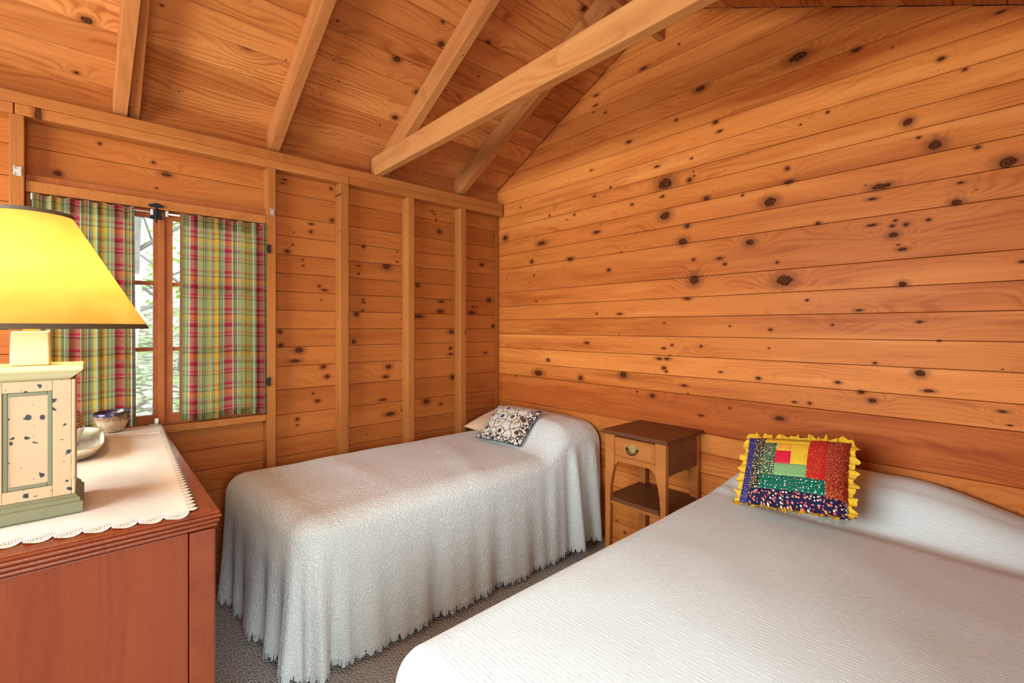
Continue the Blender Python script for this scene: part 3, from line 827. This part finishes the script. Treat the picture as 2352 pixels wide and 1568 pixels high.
leaf = tv.vor(Pw, 46, 'F1', '2D'); lm = tv.math('MULTIPLY', tv.mr(leaf.outputs['Distance'], .30, .24), tv.mr(tv.sep(leaf.outputs['Color'])[0], .86, .88))
pxy = tv.sep(P)
edge_b = tv.math('MAXIMUM', tv.mr(pxy[0], .125, .15), tv.mr(pxy[1], -.10, -.125))
busy = tv.math('MULTIPLY', edge_b, tv.mr(tv.noise(P, 75, 2, .5).outputs[0], .5, .53))
cb = tv.mix(ring_, (.74,.66,.55), (.60,.52,.42)); cb = tv.mix(disc, cb, dcol)
cb = tv.mix(vine, cb, (.035,.022,.016)); cb = tv.mix(tw, cb, (.045,.028,.02)); cb = tv.mix(lm, cb, (.03,.02,.015)); cb = tv.mix(busy, cb, (.045,.022,.014))
tv.bump(tv.noise(P, 500, 2).outputs[0], .15, .002)
M['vine'] = tv.done(cb, .85, spec=.2)
M['slate'] = plain('slate_piping', (.06,.075,.10), .8, var=.3)
vc = frame_from((.656,-.454,.782), (-.904,-.061,.148), 'vine_cushion', 'cream cushion printed with black vines and coloured discs', 'cushion')
vw, vh, vt = .385, .31, .11
VF = pillow_fn(vw, vh, vt, .04, 3.0)
U = [.5-.5*math.cos(math.pi*i/30) for i in range(31)]
MB().grid(lambda u, v: VF(u, v, 1), U, U).build('front_panel', M['vine'], vc, smooth=True)
MB().grid(lambda u, v: VF(1-u, v, -1), U, U).build('back_panel', M['slate'], vc, smooth=True)
bd = [VF(a, 0, 1) for a in lin(0,1,20)] + [VF(1, a, 1) for a in lin(0,1,20)] + [VF(1-a, 1, 1) for a in lin(0,1,20)] + [VF(0, 1-a, 1) for a in lin(0,1,20)]
MB().tube(bd, .004, 6).build('piping', M['slate'], vc, smooth=True)

# ------------------------------------------------------------------ nightstand
ns = thing('nightstand', (1.615, -.21, 0), 'small maple nightstand with one drawer between the beds', 'nightstand')
def NS(m, name, mat, parent=ns, **k):
    m.v = [(a-1.615, b+.21, c) for a, b, c in m.v]
    return m.build(name, mat, parent, **k)
tp_ = MB().rects([(-.006,.844),(0,.846),(.006,.852),(.006,.857),(.001,.858),(.001,.865),(-.002,.868)], 1.411, 1.819, -.409, -.016)
NS(tp_, 'top', M['maple_top'])
BX0, BX1, BY0, BY1 = 1.425, 1.805, -.395, -.022
def leg_poly(x_out, s):
    """front leg seen from the front: broad at the top, curved in below the apron, straight foot"""
    pr = [(0,.8435),(.062,.8435),(.062,.70),(.058,.66),(.046,.61),(.036,.555),(.032,.50),(.034,.44),(.032,.30),(.027,.12),(.024,0),(0,0)]
    q = [(x_out+s*a, z_) for a, z_ in pr]
    return q if s < 0 else q[::-1]
NS(MB().prism(leg_poly(BX0, 1)[::-1], 'y', BY0+.03, BY0), 'leg', M['maple'], bevel=.002)
NS(MB().prism(leg_poly(BX1, -1)[::-1], 'y', BY0+.03, BY0), 'leg', M['maple'], bevel=.002)
for x0, x1 in ((BX0, BX0+.045), (BX1-.045, BX1)):
    NS(MB().box(x0, x1, BY1-.03, BY1, 0, .8435), 'leg', M['maple'], bevel=.002)
for x0, x1 in ((BX0+.002, BX0+.016), (BX1-.016, BX1-.002)):
    NS(MB().box(x0, x1, BY0+.031, BY1-.031, .675, .8435), 'side_panel', M['maple_top'], bevel=.001)
NS(MB().box(BX0+.046, BX1-.046, BY1-.018, BY1-.006, .675, .8435), 'back_panel', M['maple'])
ap = [(1.4875,.727),(1.4875,.672),(1.497,.678),(1.507,.694),(1.527,.700),(1.70,.700),(1.722,.694),(1.733,.678),(1.7425,.672),(1.7425,.727)]
NS(MB().prism(ap, 'y', BY0+.022, BY0+.004), 'apron', M['maple'], bevel=.0015)
dr_ = NS(MB().rects([(0,0),(0,.010),(-.010,.016),(-.012,.016)], 0, 1, 0, 1) if False else MB().box(1.489, 1.7415, BY0-.004, BY0+.018, .728, .836), 'drawer', M['maple'], bevel=.006, seg=1)
NS(MB().box(1.503, 1.728, BY0-.0075, BY0-.0035, .741, .823), 'drawer_face', M['maple'], dr_, bevel=.002)
M['brass'] = plain('brass', (.72,.52,.20), .32, 1.0)
M['brass_dk'] = plain('aged_brass', (.10,.075,.035), .4, .9)
bx, bz = 1.612, .783
bat = [(a*1.25, b*1.25) for a, b in [(-.034,.006),(-.040,.022),(-.026,.010),(-.014,.013),(-.010,.020),(0,.030),(.010,.020),(.014,.013),(.026,.010),(.040,.022),(.034,.006),(.022,-.003),(.014,-.014),(0,-.020),(-.014,-.014),(-.022,-.003)]]
NS(MB().prism([(bx+a, bz+b) for a, b in bat][::-1], 'y', BY0-.0095, BY0-.0076), 'pull_plate', M['brass'], dr_)
bail = [(bx-.032, BY0-.012, bz+.004), (bx-.028, BY0-.020, bz-.006), (bx-.020, BY0-.023, bz-.018), (bx, BY0-.024, bz-.026), (bx+.020, BY0-.023, bz-.018), (bx+.028, BY0-.020, bz-.006), (bx+.032, BY0-.012, bz+.004)]
NS(MB().tube(bail, [.005,.004,.0035,.0042,.0035,.004,.005], 8).tube([(bx-.032,BY0-.007,bz+.004),(bx-.032,BY0-.016,bz+.004)], .007, 8).tube([(bx+.032,BY0-.007,bz+.004),(bx+.032,BY0-.016,bz+.004)], .007, 8), 'bail', M['brass_dk'], dr_, smooth=True)
NS(MB().prism([(BX0+.004,BY0+.032),(BX0+.037,BY0+.031),(BX0+.045,BY0+.004),(BX1-.045,BY0+.004),(BX1-.037,BY0+.031),(BX1-.004,BY0+.032),(BX1-.004,BY1-.032),(BX1-.046,BY1-.030),(BX1-.046,BY1-.008),(BX0+.046,BY1-.008),(BX0+.046,BY1-.030),(BX0+.004,BY1-.032)], 'z', .49, .468), 'shelf', M['maple_top'], bevel=.002)
NS(MB().box(BX0+.036, BX1-.036, BY0+.003, BY0+.014, .452, .4675), 'shelf_rail', M['maple'], bevel=.002)

# ------------------------------------------------------------------ dresser
DX0, DX1, DY0, DY1, DZ = .125, 1.595, -2.835, -2.335, .962
ds = thing('dresser', ((DX0+DX1)/2, (DY0+DY1)/2, 0), 'red mahogany dresser with a reeded top edge beneath the window', 'dresser')
def DS(m, name, mat, parent=ds, **k):
    ox, oy = (DX0+DX1)/2, (DY0+DY1)/2
    m.v = [(a-ox, b-oy, c) for a, b, c in m.v]
    return m.build(name, mat, parent, **k)
reed = [(-.004,DZ-.050),(.0,DZ-.048)]
for k_ in range(3):
    zb = DZ-.046 + k_*.0125; of = .004+.004*k_
    reed += [(of+.000, zb), (of+.0045, zb+.002), (of+.006, zb+.0055), (of+.0045, zb+.009), (of+.0, zb+.0112)]
reed += [(.014, DZ-.008), (.014, DZ-.003), (.011, DZ-.0003), (-.02, DZ)]
DS(MB().rects(reed, DX0, DX1-.010, DY0, DY1-.010), 'top', M['mahog'])
DS(MB().box(DX1-.075, DX1+.0025, DY0+.01, DY1-.012, DZ-.001, DZ+.0016), 'top_end_cap', M['mahog'], bevel=.001)
zt_ = DZ-.0505
for x0, x1 in ((DX0, DX0+.06), (DX1-.06, DX1-.006)):
    for y0, y1 in ((DY0, DY0+.058), (DY1-.058-.004, DY1-.004)):
        DS(MB().box(x0, x1, y0, y1, 0, zt_), 'post', M['mahog'], bevel=.004)
def panel_x(x, y0, y1, z0, z1):      # upright panel, grain vertical
    m = MB().box(-(z1-z0)/2, (z1-z0)/2, -(y1-y0)/2, (y1-y0)/2, -.008, .008)
    M4 = Matrix(((0,0,-1,x-(DX0+DX1)/2),(0,1,0,(y0+y1)/2-(DY0+DY1)/2),(1,0,0,(z0+z1)/2),(0,0,0,1)))
    return m.build('end_panel', M['mahog'], ds, mat4=M4, bevel=.002)
panel_x(DX1-.020, DY0+.060, DY1-.064, .10, zt_)
panel_x(DX0+.020, DY0+.060, DY1-.064, .10, zt_)
DS(MB().box(DX0+.061, DX1-.061, DY1-.020, DY1-.010, .10, zt_), 'back_panel', M['mahog'])
DS(MB().box(DX0+.061, DX1-.061, DY0+.02, DY1-.021, .10, .12), 'bottom_panel', M['mahog'])
M['knob'] = plain('dark_knob', (.06,.03,.02), .35)
for col_ in range(2):
    x0 = DX0+.064 + col_*((DX1-DX0-.128)/2); x1 = x0 + (DX1-DX0-.128)/2-.006
    for row in range(3):
        z0 = .125 + row*.262
        d_ = DS(MB().box(x0, x1, DY0+.004, DY0+.022, z0, z0+.255), 'drawer', M['mahog'], bevel=.004)
        for kx in (x0+.17, x1-.17):
            DS(MB().tube([(kx,DY0+.004,z0+.13),(kx,DY0-.012,z0+.13),(kx,DY0-.02,z0+.13)], [.006,.007,.014], 10), 'knob', M['knob'], d_, smooth=True)

# ---- scarf with scalloped eyelet edge
tl_ = NT('cotton_runner'); P = tl_.tc('Object')
st_ = tl_.noise(tl_.vm('MULTIPLY', P, (1, 6, 1)), 55, 2); sn = tl_.noise(P, 500, 2)
tuck = tl_.math('SINE', tl_.math('MULTIPLY', tl_.math('ADD', tl_.sep(P)[0], tl_.math('MULTIPLY', st_.outputs[0], .008)), 480))
tl_.bump(tl_.math('ADD', tl_.math('MULTIPLY', tuck, .22), sn.outputs[0]), .28, .003)
M['runner'] = tl_.done((.74,.67,.55), .9, spec=.15)
te = NT('eyelet_lace'); uv = te.sep(te.tc('UV'))
fx = te.math('SUBTRACT', te.math('FRACT', uv[0]), .5); Q2 = te.comb(fx, te.math('MULTIPLY', uv[1], .66), 0)
k = 9.0
for a, b, r in ((0,.36,.035),(-.13,.40,.024),(.13,.40,.024),(-.09,.26,.024),(.09,.26,.024),(0,.20,.02),(-.30,.52,.018),(.30,.52,.018)):
    k = te.math('MINIMUM', k, te.math('DIVIDE', te.vm('DISTANCE', Q2, (a,b,0)), r))
ring2 = te.math('SINE', te.math('MULTIPLY', te.vm('DISTANCE', Q2, (0,.34,0)), 70))
c = te.mix(te.mr(k, 1.15, .85), (.74,.67,.55), (.16,.10,.06))
te.bump(te.math('MULTIPLY', ring2, .4), .5, .002)
M['lace'] = te.done(c, .9, spec=.15)
ZS = DZ+.0030
A = Vector((1.485,-2.80)); Bc = Vector((1.573,-2.395)); Cc = Vector((.15,-2.345)); Dc = Vector((.15,-2.80))
ru = thing('table_runner', (.85,-2.57,ZS), 'white cotton table runner with scalloped eyelet edge on the dresser', 'table runner')
def runner(a, b):
    p = (Dc.lerp(A, b)).lerp(Cc.lerp(Bc, b), a)
    z_ = .0016*noise.noise((p.x*9, p.y*14, .5)) + .0045*math.exp(-((p.x-.36-.3*(p.y+2.4))/.012)**2)*ss(-2.6,-2.45,p.y) + .0018
    return (p.x-.85, p.y+2.57, z_)
MB().grid(runner, lin(0,1,60), lin(0,1,200)).build('cloth', M['runner'], ru, smooth=True)
def lace(p0, p1, depth, n, sgn, name='lace_edge'):
    d_ = (p1-p0); L = d_.length; t_ = d_/L; nn = Vector((t_.y, -t_.x))*sgn
    def fn(a, b):
        s_ = (a*n) % 1.0 if a < 1 else 1.0
        sc = .42 + .58*math.sqrt(max(0, 1-(2*s_-1)**2))
        p = p0 + t_*(a*L) + nn*(depth*sc*b - .002)
        return (p.x-.85, p.y+2.57, .0026 - .0016*b + .0015*math.sin(a*n*6.283)*b)
    return MB().grid(fn, lin(0,1,n*14+1), lin(0,1,4), lambda a, b: (a*n, b)).build(name, M['lace'], ru, smooth=True)
lace(A, Bc, .050, 8, 1)
lace(Bc, Cc, .022, 44, 1)

# ---- lamp
lx, ly = 1.298, -2.705
lamp = thing('table_lamp', (lx, ly, DZ+.0085), 'lit table lamp with yellow shade and distressed cream and green box base', 'lamp')
def chips(name, base, var, dens, scale=30):
    t = NT(name); P = t.tc('Object')
    w_ = t.noise(P, 60, 2); Pd = t.vm('ADD', P, t.vm('SCALE', t.vm('SUBTRACT', w_.outputs['Color'], (.5,.5,.5)), .020))
    yz = t.sep(Pd); P2 = t.comb(yz[1], yz[2], 0)
    v = t.vor(P2, scale, 'F1', '2D'); c_ = t.sep(v.outputs['Color'])
    r = t.math('MULTIPLY', t.math('POWER', c_[0], 2.0), dens)
    mask = t.mr(t.math('SUBTRACT', r, v.outputs['Distance']), -.02, .02)
    tone = t.noise(P, 14, 3)
    cb_ = t.mix(tone.outputs[0], tuple(x*(1-var) for x in base), base)
    return t.done(t.mix(mask, cb_, (.018,.018,.024)), .5, spec=.35)
M['cream'] = chips('distressed_cream', (.50,.33,.175), .14, .25, 40)
M['olive'] = plain('sage_green_paint', (.145,.135,.060), .5, var=.18, scale=20)
M['neck'] = plain('pale_yellow_paint', (.56,.48,.25), .5, var=.05)
hb = .102
MB().rects([(0,0),(0,.026),(-.006,.030),(-.006,.036),(-.012,.042),(-.014,.046)], -hb, hb, -hb, hb).build('base', M['olive'], lamp, bevel=.001)
hw = .0865
bz0, bz1 = .0462, .345
body = MB()
body.box(-hw, hw-.008, -hw+.014, hw-.014, bz0, bz1).build('body', M['cream'], lamp)
for sy in (-1, 1):
    MB().box(-hw, hw, sy*hw-.007 if sy > 0 else -hw-.0, sy*hw if sy > 0 else -hw+.007, bz0, bz1).build('corner_post', M['cream'], lamp, bevel=.0015)
    yy = (.044, hw-.0075) if sy > 0 else (-hw+.0075, -.044)
    MB().box(hw-.0079, hw-.001, yy[0], yy[1], bz0, bz1).build('stile', M['cream'], lamp, bevel=.001)
for z0, z1 in ((bz0, .076), (.318, bz1)):
    MB().box(hw-.0079, hw-.001, -.0438, .0438, z0, z1).build('rail', M['cream'], lamp, bevel=.001)
fm = MB()
for y0, y1, z0, z1 in ((-.0437,-.0345,.0763,.3177),(.0345,.0437,.0763,.3177),(-.0345,.0345,.0763,.0855),(-.0345,.0345,.3085,.3177)):
    fm.box(hw-.0079, hw-.0030, y0, y1, z0, z1)
fm.build('panel_moulding', M['olive'], lamp, bevel=.0015)
MB().box(hw-.0079, hw-.0055, -.0358, .0358, .0842, .3098).build('panel', M['cream'], lamp)
MB().rects([(-.012,.3452),(-.004,.352),(.006,.362),(.013,.368),(.015,.372),(.015,.379),(.013,.381)], -hw, hw, -hw, hw).build('cap', M['neck'], lamp)
MB().rects([(0,.3812),(-.002,.47)], -.036, .036, -.036, .036).build('neck', M['neck'], lamp, bevel=.003)
MB().tube([(0,0,.4702),(0,0,.535)], .016, 16).build('socket', M['brass'], lamp, smooth=True)
# shade
tsd = NT('parchment_shade'); P = tsd.tc('Object')
sp = tsd.vor(P, 42, 'F1'); scx = tsd.sep(sp.outputs['Color'])
spots = tsd.math('MULTIPLY', tsd.mr(sp.outputs['Distance'], .10, .06), tsd.mr(scx[0], .55, .6))
stain = tsd.noise(P, 9, 4, .6)
sc_ = tsd.mix(tsd.mr(stain.outputs[0], .3, .7), (.43,.225,.047), (.51,.285,.07))
sc_ = tsd.mix(spots, sc_, (.45,.20,.03))
df = tsd.n.new('ShaderNodeBsdfDiffuse'); tl = tsd.n.new('ShaderNodeBsdfTranslucent'); mx = tsd.n.new('ShaderNodeMixShader')
tsd.l.new(sc_, df.inputs[0]); tsd.l.new(sc_, tl.inputs[0]); mx.inputs[0].default_value = .5
tsd.l.new(df.outputs[0], mx.inputs[1]); tsd.l.new(tl.outputs[0], mx.inputs[2]); tsd.l.new(mx.outputs[0], tsd.out.inputs['Surface'])
M['shade'] = tsd.m
sb, stp, r0, r1 = .480, .780, .243, .078
MB().lathe([(r0,sb),(r0+(r1-r0)*.25,sb+(stp-sb)*.25),(r0+(r1-r0)*.5,(sb+stp)/2),(r0+(r1-r0)*.75,sb+(stp-sb)*.75),(r1,stp)], 96).build('shade', M['shade'], lamp, smooth=True)
M['trim'] = plain('brown_shade_trim', (.085,.050,.022), .8)
MB().lathe([(r0-.002,sb-.004),(r0+.0025,sb-.004),(r0-.0045,sb+.009),(r0-.0085,sb+.009),(r0-.002,sb-.004)], 96).build('shade_trim', M['trim'], lamp, smooth=False)
MB().lathe([(r1+.004,stp-.008),(r1+.0035,stp+.003),(r1-.002,stp+.003),(r1-.0005,stp-.008),(r1+.004,stp-.008)], 64).build('shade_trim', M['trim'], lamp)
MB().tube([(0,0,.535),(0,0,.545)], .013, 12).build('bulb_collar', M['brass'], lamp)
for a in range(3):
    t_ = a*2.094+.4
    MB().tube([(r1*math.cos(t_), r1*math.sin(t_), stp-.002), (.012*math.cos(t_), .012*math.sin(t_), stp-.012)], .0018, 6).build('spider_arm', M['brass'], lamp)
MB().tube([(0,0,stp-.012),(0,0,stp+.012)], [.004,.009], 10).build('finial', M['brass'], lamp)
MB().tube([(0,.02,.54),(0,.052,.58),(0,.055,.66),(0,.03,.74),(0,.004,stp-.012)], .0018, 6).build('harp', M['brass'], lamp)
em = NT('lit_bulb'); em.bsdf.inputs['Base Color'].default_value = (1,.9,.7,1)
em.bsdf.inputs['Emission Color'].default_value = (1,.72,.40,1); em.bsdf.inputs['Emission Strength'].default_value = 270.0
MB().lathe([(.001,.545),(.014,.548),(.022,.565),(.030,.59),(.030,.605),(.022,.622),(.010,.630),(.001,.632)], 24).build('bulb', em.m, lamp, smooth=True)

# ---- things on the dresser
tt = NT('glazed_tray'); P = tt.tc('Object')
tn = tt.noise(tt.vm('MULTIPLY', P, (9, 3, 3)), 1.6, 3); tz = tt.sep(P)
tcol = tt.ramp(tn.outputs[0], [(.30,(.16,.20,.11)),(.45,(.36,.38,.24)),(.55,(.44,.26,.22)),(.65,(.18,.23,.14)),(.78,(.42,.40,.26))])
tcol = tt.mix(tt.mr(tz[2], .020, .040), tcol, (.80,.74,.56))
M['tray'] = tt.done(tcol, .2, spec=.5)
tray = MB().lathe([(.001,.004),(.65,.004),(.80,.007),(.90,.020),(.97,.043),(1.0,.046),(.985,.038),(.90,.014),(.80,.0),(.001,0)], 64, sx=.265, sy=.150, pw=4.2)
tag(tray.build('tray', M['tray'], loc=(.565,-2.700,ZS+.007), smooth=True), 'shallow green glazed ceramic tray behind the lamp base', 'tray')
tb = NT('speckled_stoneware'); P = tb.tc('Object'); zz = tb.sep(P)[2]
s_n = tb.noise(P, 260, 3, .7); big = tb.noise(P, 28, 3)
bc = tb.mix(tb.mr(s_n.outputs[0], .55, .62), (.55,.40,.25), (.06,.05,.05))
fz = tb.math('ADD', zz, tb.math('MULTIPLY_ADD', big.outputs[0], .03, -.015))
bc = tb.mix(tb.mr(fz, .045, .058), bc, tb.mix(tb.mr(s_n.outputs[0], .45, .62), (.46,.25,.13), (.05,.035,.05)))
bc = tb.mix(tb.mr(fz, .068, .080), bc, (.030,.022,.060))
gn = tb.math('MULTIPLY', tb.mr(tb.noise(P, 45, 3, .6, 1.0).outputs[0], .50, .56), tb.math('MULTIPLY', tb.mr(tb.sep(P)[1], .005, .03), tb.mr(fz, .040, .055)))
bc = tb.mix(gn, bc, (.09,.10,.018))
M['bowl'] = tb.done(bc, .22, spec=.5)
bo = MB().lathe([(.001,0),(.036,0),(.040,.004),(.054,.030),(.064,.062),(.067,.088),(.0655,.091),(.063,.088),(.059,.062),(.048,.028),(.030,.010),(.001,.008)], 48)
tag(bo.build('bowl', M['bowl'], loc=(.215,-2.515,ZS+.007), rot=(math.radians(3),math.radians(1),0), smooth=True), 'small speckled stoneware bowl with dark blue rim by the window', 'bowl')
M['basket'] = plain('white_wicker', (.80,.76,.66), .7, var=.1, scale=60)
bk = MB(); prof = [(.001,.0),(.040,.0)]
for i in range(9):
    z0 = .002+i*.0065; r = .043+.016*(i/8)
    prof += [(r, z0), (r+.0028, z0+.0032), (r, z0+.0062)]
prof += [(.057,.062),(.048,.055),(.001,.05)]
bsk = thing('basket', (.455,-2.672,ZS+.0125), 'white woven basket holding a pine cone beside the lamp', 'basket')
bk.lathe(prof, 40).build('weave', M['basket'], bsk, smooth=True)
rim = MB()
for i in range(24):
    a = 2*math.pi*i/24; a2 = a+.26
    rim.tube([(.058*math.cos(a),.058*math.sin(a),.060),(.062*math.cos((a+a2)/2),.062*math.sin((a+a2)/2),.066),(.058*math.cos(a2),.058*math.sin(a2),.060)], .003, 6)
rim.build('braided_rim', M['basket'], bsk, smooth=True)
tpn = NT('pine_cone_scale'); P = tpn.tc('Object')
pn = tpn.noise(P, 120, 3)
M['cone'] = tpn.done(tpn.mix(pn.outputs[0], (.16,.06,.025), (.56,.25,.09)), .6)
pc_ = thing('pine_cone', (.455,-2.668,ZS+.063), 'brown open pine cone standing in the white basket', 'pine cone')
MB().lathe([(.001,0),(.022,.004),(.026,.03),(.018,.075),(.008,.10),(.001,.106)], 16).build('core', M['cone'], pc_, smooth=True)
scl = MB()
for i in range(96):
    f_ = i/95; a = i*2.39996; z0 = .006+.094*f_
    r = .052*math.sin(math.pi*(.30+.66*f_))**.8
    ca, sa = math.cos(a), math.sin(a); up = -.15+.9*f_
    c0 = Vector((ca*.012, sa*.012, z0)); c1 = Vector((ca*r, sa*r, z0+.016*up+.004)); tn_ = Vector((-sa, ca, 0)); n_ = Vector((ca*-.3, sa*-.3, 1)).normalized()
    w0, w1, th_ = .004, .0105, .0022
    k = len(scl.v)
    scl.v += [tuple(c0-tn_*w0+n_*th_), tuple(c0+tn_*w0+n_*th_), tuple(c1+tn_*w1+n_*th_*1.6), tuple(c1-tn_*w1+n_*th_*1.6), tuple(c0-tn_*w0-n_*th_), tuple(c0+tn_*w0-n_*th_), tuple(c1+tn_*w1*.9-n_*th_), tuple(c1-tn_*w1*.9-n_*th_)]
    scl.f += [tuple(k+i_ for i_ in q) for q in ((0,1,2,3),(7,6,5,4),(1,0,4,5),(2,1,5,6),(3,2,6,7),(0,3,7,4))]
scl.build('scales', M['cone'], pc_)

# ------------------------------------------------------------------ outside the window
tg = NT('leaf_litter'); P = tg.tc('Object')
wn_ = tg.noise(P, 2.2, 3, .6)
Pg = tg.vm('ADD', P, tg.vm('SCALE', wn_.outputs['Color'], .5))
vl = tg.vor(Pg, 8, 'F1'); cl = tg.sep(vl.outputs['Color'])
cg = tg.ramp(cl[0], [(0,(.45,.42,.36)),(.25,(.66,.64,.58)),(.45,(.32,.46,.22)),(.6,(.78,.77,.72)),(.8,(.46,.60,.32)),(.92,(.80,.79,.75))], 'CONSTANT')
cg = tg.mix(tg.mr(tg.noise(P, .9, 3).outputs[0], .42, .6), cg, (.30,.42,.18))
cg = tg.mix(tg.mr(vl.outputs['Distance'], .35, .75), cg, (.14,.12,.09))
tg.bump(tg.math('SUBTRACT', 1, vl.outputs['Distance']), .8, .08)
M['litter'] = tg.done(cg, .9, spec=.2)
def gz(x, y):
    d_ = -x
    return -.45 + .16*max(0, d_-.6) + .10*noise.noise((x*.7, y*.7, 0)) + .05*noise.noise((x*2.3, y*2.3, 4)) + .03*noise.noise((x*6, y*6, 7))
gm = MB().grid(lambda u, v: (u, v, gz(u, v)), [-.6-.012*i-.0016*i*i for i in range(100)], lin(-12, 9, 120))
gr = gm.build('ground', M['litter'], smooth=True)
tag(gr, 'sunlit forest floor of leaf litter and moss seen through the window', 'ground', kind='structure')
M['rock'] = plain('pale_field_stone', (.62,.61,.58), .8, var=.25, scale=6, bump=.5, bscale=12)
def rock(x, y, r, label):
    bm = bmesh.new(); bmesh.ops.create_icosphere(bm, subdivisions=3, radius=1)
    for v in bm.verts:
        n_ = 1+.35*noise.noise(v.co*1.4+Vector((x,y,0)))
        v.co = Vector((v.co.x*r*1.2*n_, v.co.y*r*n_, v.co.z*r*.6*n_))
    me = bpy.data.meshes.new('rock'); bm.to_mesh(me); bm.free(); me.materials.append(M['rock'])
    for p in me.polygons: p.use_smooth = True
    o = bpy.data.objects.new('rock', me); COL.objects.link(o); o.location = (x, y, gz(x,y)+r*.15)
    tag(o, label, 'rock', 'rocks outside the window')
rock(-1.75, -2.13, .17, 'pale rock on the ground just outside the window')
rock(-3.1, -2.25, .20, 'grey rock further up the slope outside the window')
rock(-1.55, -2.62, .13, 'small pale rock outside behind the plaid curtain')
M['bark'] = plain('grey_bark', (.30,.29,.27), .9, var=.35, scale=14, bump=.6, bscale=25)
tf = NT('summer_leaf'); inf = tf.n.new('ShaderNodeNewGeometry').outputs['Random Per Island']
lc = tf.ramp(inf, [(0,(.22,.42,.07)),(.5,(.36,.56,.12)),(1,(.52,.66,.20))])
df = tf.n.new('ShaderNodeBsdfDiffuse'); tl = tf.n.new('ShaderNodeBsdfTranslucent'); mx = tf.n.new('ShaderNodeMixShader')
tf.l.new(lc, df.inputs[0]); tf.l.new(lc, tl.inputs[0]); mx.inputs[0].default_value = .5
tf.l.new(df.outputs[0], mx.inputs[1]); tf.l.new(tl.outputs[0], mx.inputs[2]); tf.l.new(mx.outputs[0], tf.out.inputs['Surface'])
M['leaf'] = tf.m
def tree(x, y, h, r, label, seed, nleaf=900, spread_=1.2, lean=(0,0), lo=.35):
    rg = random.Random(seed)
    t = thing('tree', (x, y, gz(x,y)-.05), label, 'tree', 'trees outside the window')
    pts = [(lean[0]*i/10 + rg.uniform(-.03,.03)*i/5, lean[1]*i/10 + rg.uniform(-.03,.03)*i/5, h*i/10) for i in range(11)]
    MB().tube(pts, [r*(1-.7*i/10)*(1.35 if i == 0 else 1) for i in range(11)], 12).build('trunk', M['bark'], t, smooth=True)
    tips = []
    for i in range(14):
        f_ = rg.uniform(lo, .98); k = min(9, int(f_*10)); b = Vector(pts[k]).lerp(Vector(pts[k+1]), f_*10-k)
        a = rg.uniform(0, 6.28); L = spread_*rg.uniform(.5, 1.1)*(1.15-.5*f_)
        mid = b + Vector((math.cos(a)*L*.5, math.sin(a)*L*.5, L*rg.uniform(.1,.45)))
        end = mid + Vector((math.cos(a+rg.uniform(-.6,.6))*L*.6, math.sin(a+rg.uniform(-.6,.6))*L*.6, L*rg.uniform(-.1,.4)))
        MB().tube([b, mid, end], [r*.32*(1.1-f_*.5), r*.2, r*.07], 6).build('branch', M['bark'], t, smooth=True); tips += [mid, end, (mid+end)/2, end]
    lf = MB()
    for i in range(nleaf):
        c_ = rg.choice(tips) + Vector((rg.gauss(0,.26), rg.gauss(0,.26), rg.gauss(0,.16)))*spread_
        d1 = Vector((rg.uniform(-1,1), rg.uniform(-1,1), rg.uniform(-.5,.3))).normalized(); d2 = d1.cross(Vector((rg.uniform(-.4,.4), rg.uniform(-.4,.4), 1))).normalized()
        s_ = rg.uniform(.035,.075); k = len(lf.v)
        lf.v += [tuple(c_-d1*s_), tuple(c_-d2*s_*.45), tuple(c_+d1*s_), tuple(c_+d2*s_*.45)]
        lf.f.append((k,k+1,k+2,k+3))
    tag(lf.build('foliage', M['leaf'], t), kind='stuff')
    return t
tree(-3.6, -2.43, 6.5, .10, 'grey-barked tree nearest the window pane', 3, 900, 1.3, (.2,.45), .25)
tree(-4.6, -1.95, 6.0, .06, 'slim young tree behind the grey-barked tree', 5, 900, 1.3, (-.3,.1), .2)
tree(-5.5, -2.6, 6.5, .07, 'slender tree leaning on the slope outside', 8, 1000, 1.5, (.2,-.5), .2)
tree(-7.5, -1.3, 7.5, .10, 'leafy tree beyond the casement nearer the beds', 11, 1500, 1.9, (0,.2), .15)
tree(-8.5, -3.2, 8.0, .12, 'leafy tree beyond the casement by the lamp', 14, 1500, 2.0, (0,0), .15)
tree(-10.5, -2.2, 8.5, .12, 'distant leafy tree highest on the slope outside', 21, 1800, 2.3, (0,0), .1)
tree(-11.5, -.2, 8.5, .12, 'distant leafy tree at the right edge of the view outside', 25, 1500, 2.3, (0,0), .1)
def fern(x, y, s_, seed, label):
    rg = random.Random(seed); t = thing('fern', (x, y, gz(x,y)), label, 'fern', 'ferns outside the window')
    m = MB()
    for i in range(11):
        a = rg.uniform(0,6.28); L = s_*rg.uniform(.7,1.2); d_ = Vector((math.cos(a), math.sin(a), 0)); sd = Vector((-math.sin(a), math.cos(a), 0))
        for j in range(9):
            f_ = (j+1)/10; p = d_*L*f_ + Vector((0,0,L*(1.1*f_-.95*f_*f_))); w = L*.28*(1-f_)+.01
            k = len(m.v); e = d_*L*.06
            for q in (-1, 1):
                k = len(m.v); m.v += [tuple(p), tuple(p+sd*q*w+e+Vector((0,0,-.02))), tuple(p+e*1.4)]; m.f.append((k,k+1,k+2))
    m.build('fronds', M['leaf'], t)
    return t
fern(-2.05, -2.36, .30, 2, 'fern growing closest to the window outside')
fern(-2.6, -2.45, .32, 4, 'fern halfway up the slope outside')
fern(-4.1, -2.0, .34, 6, 'fern beside the grey-barked tree outside')
fern(-1.2, -1.75, .30, 9, 'fern outside behind the curtain nearer the beds')
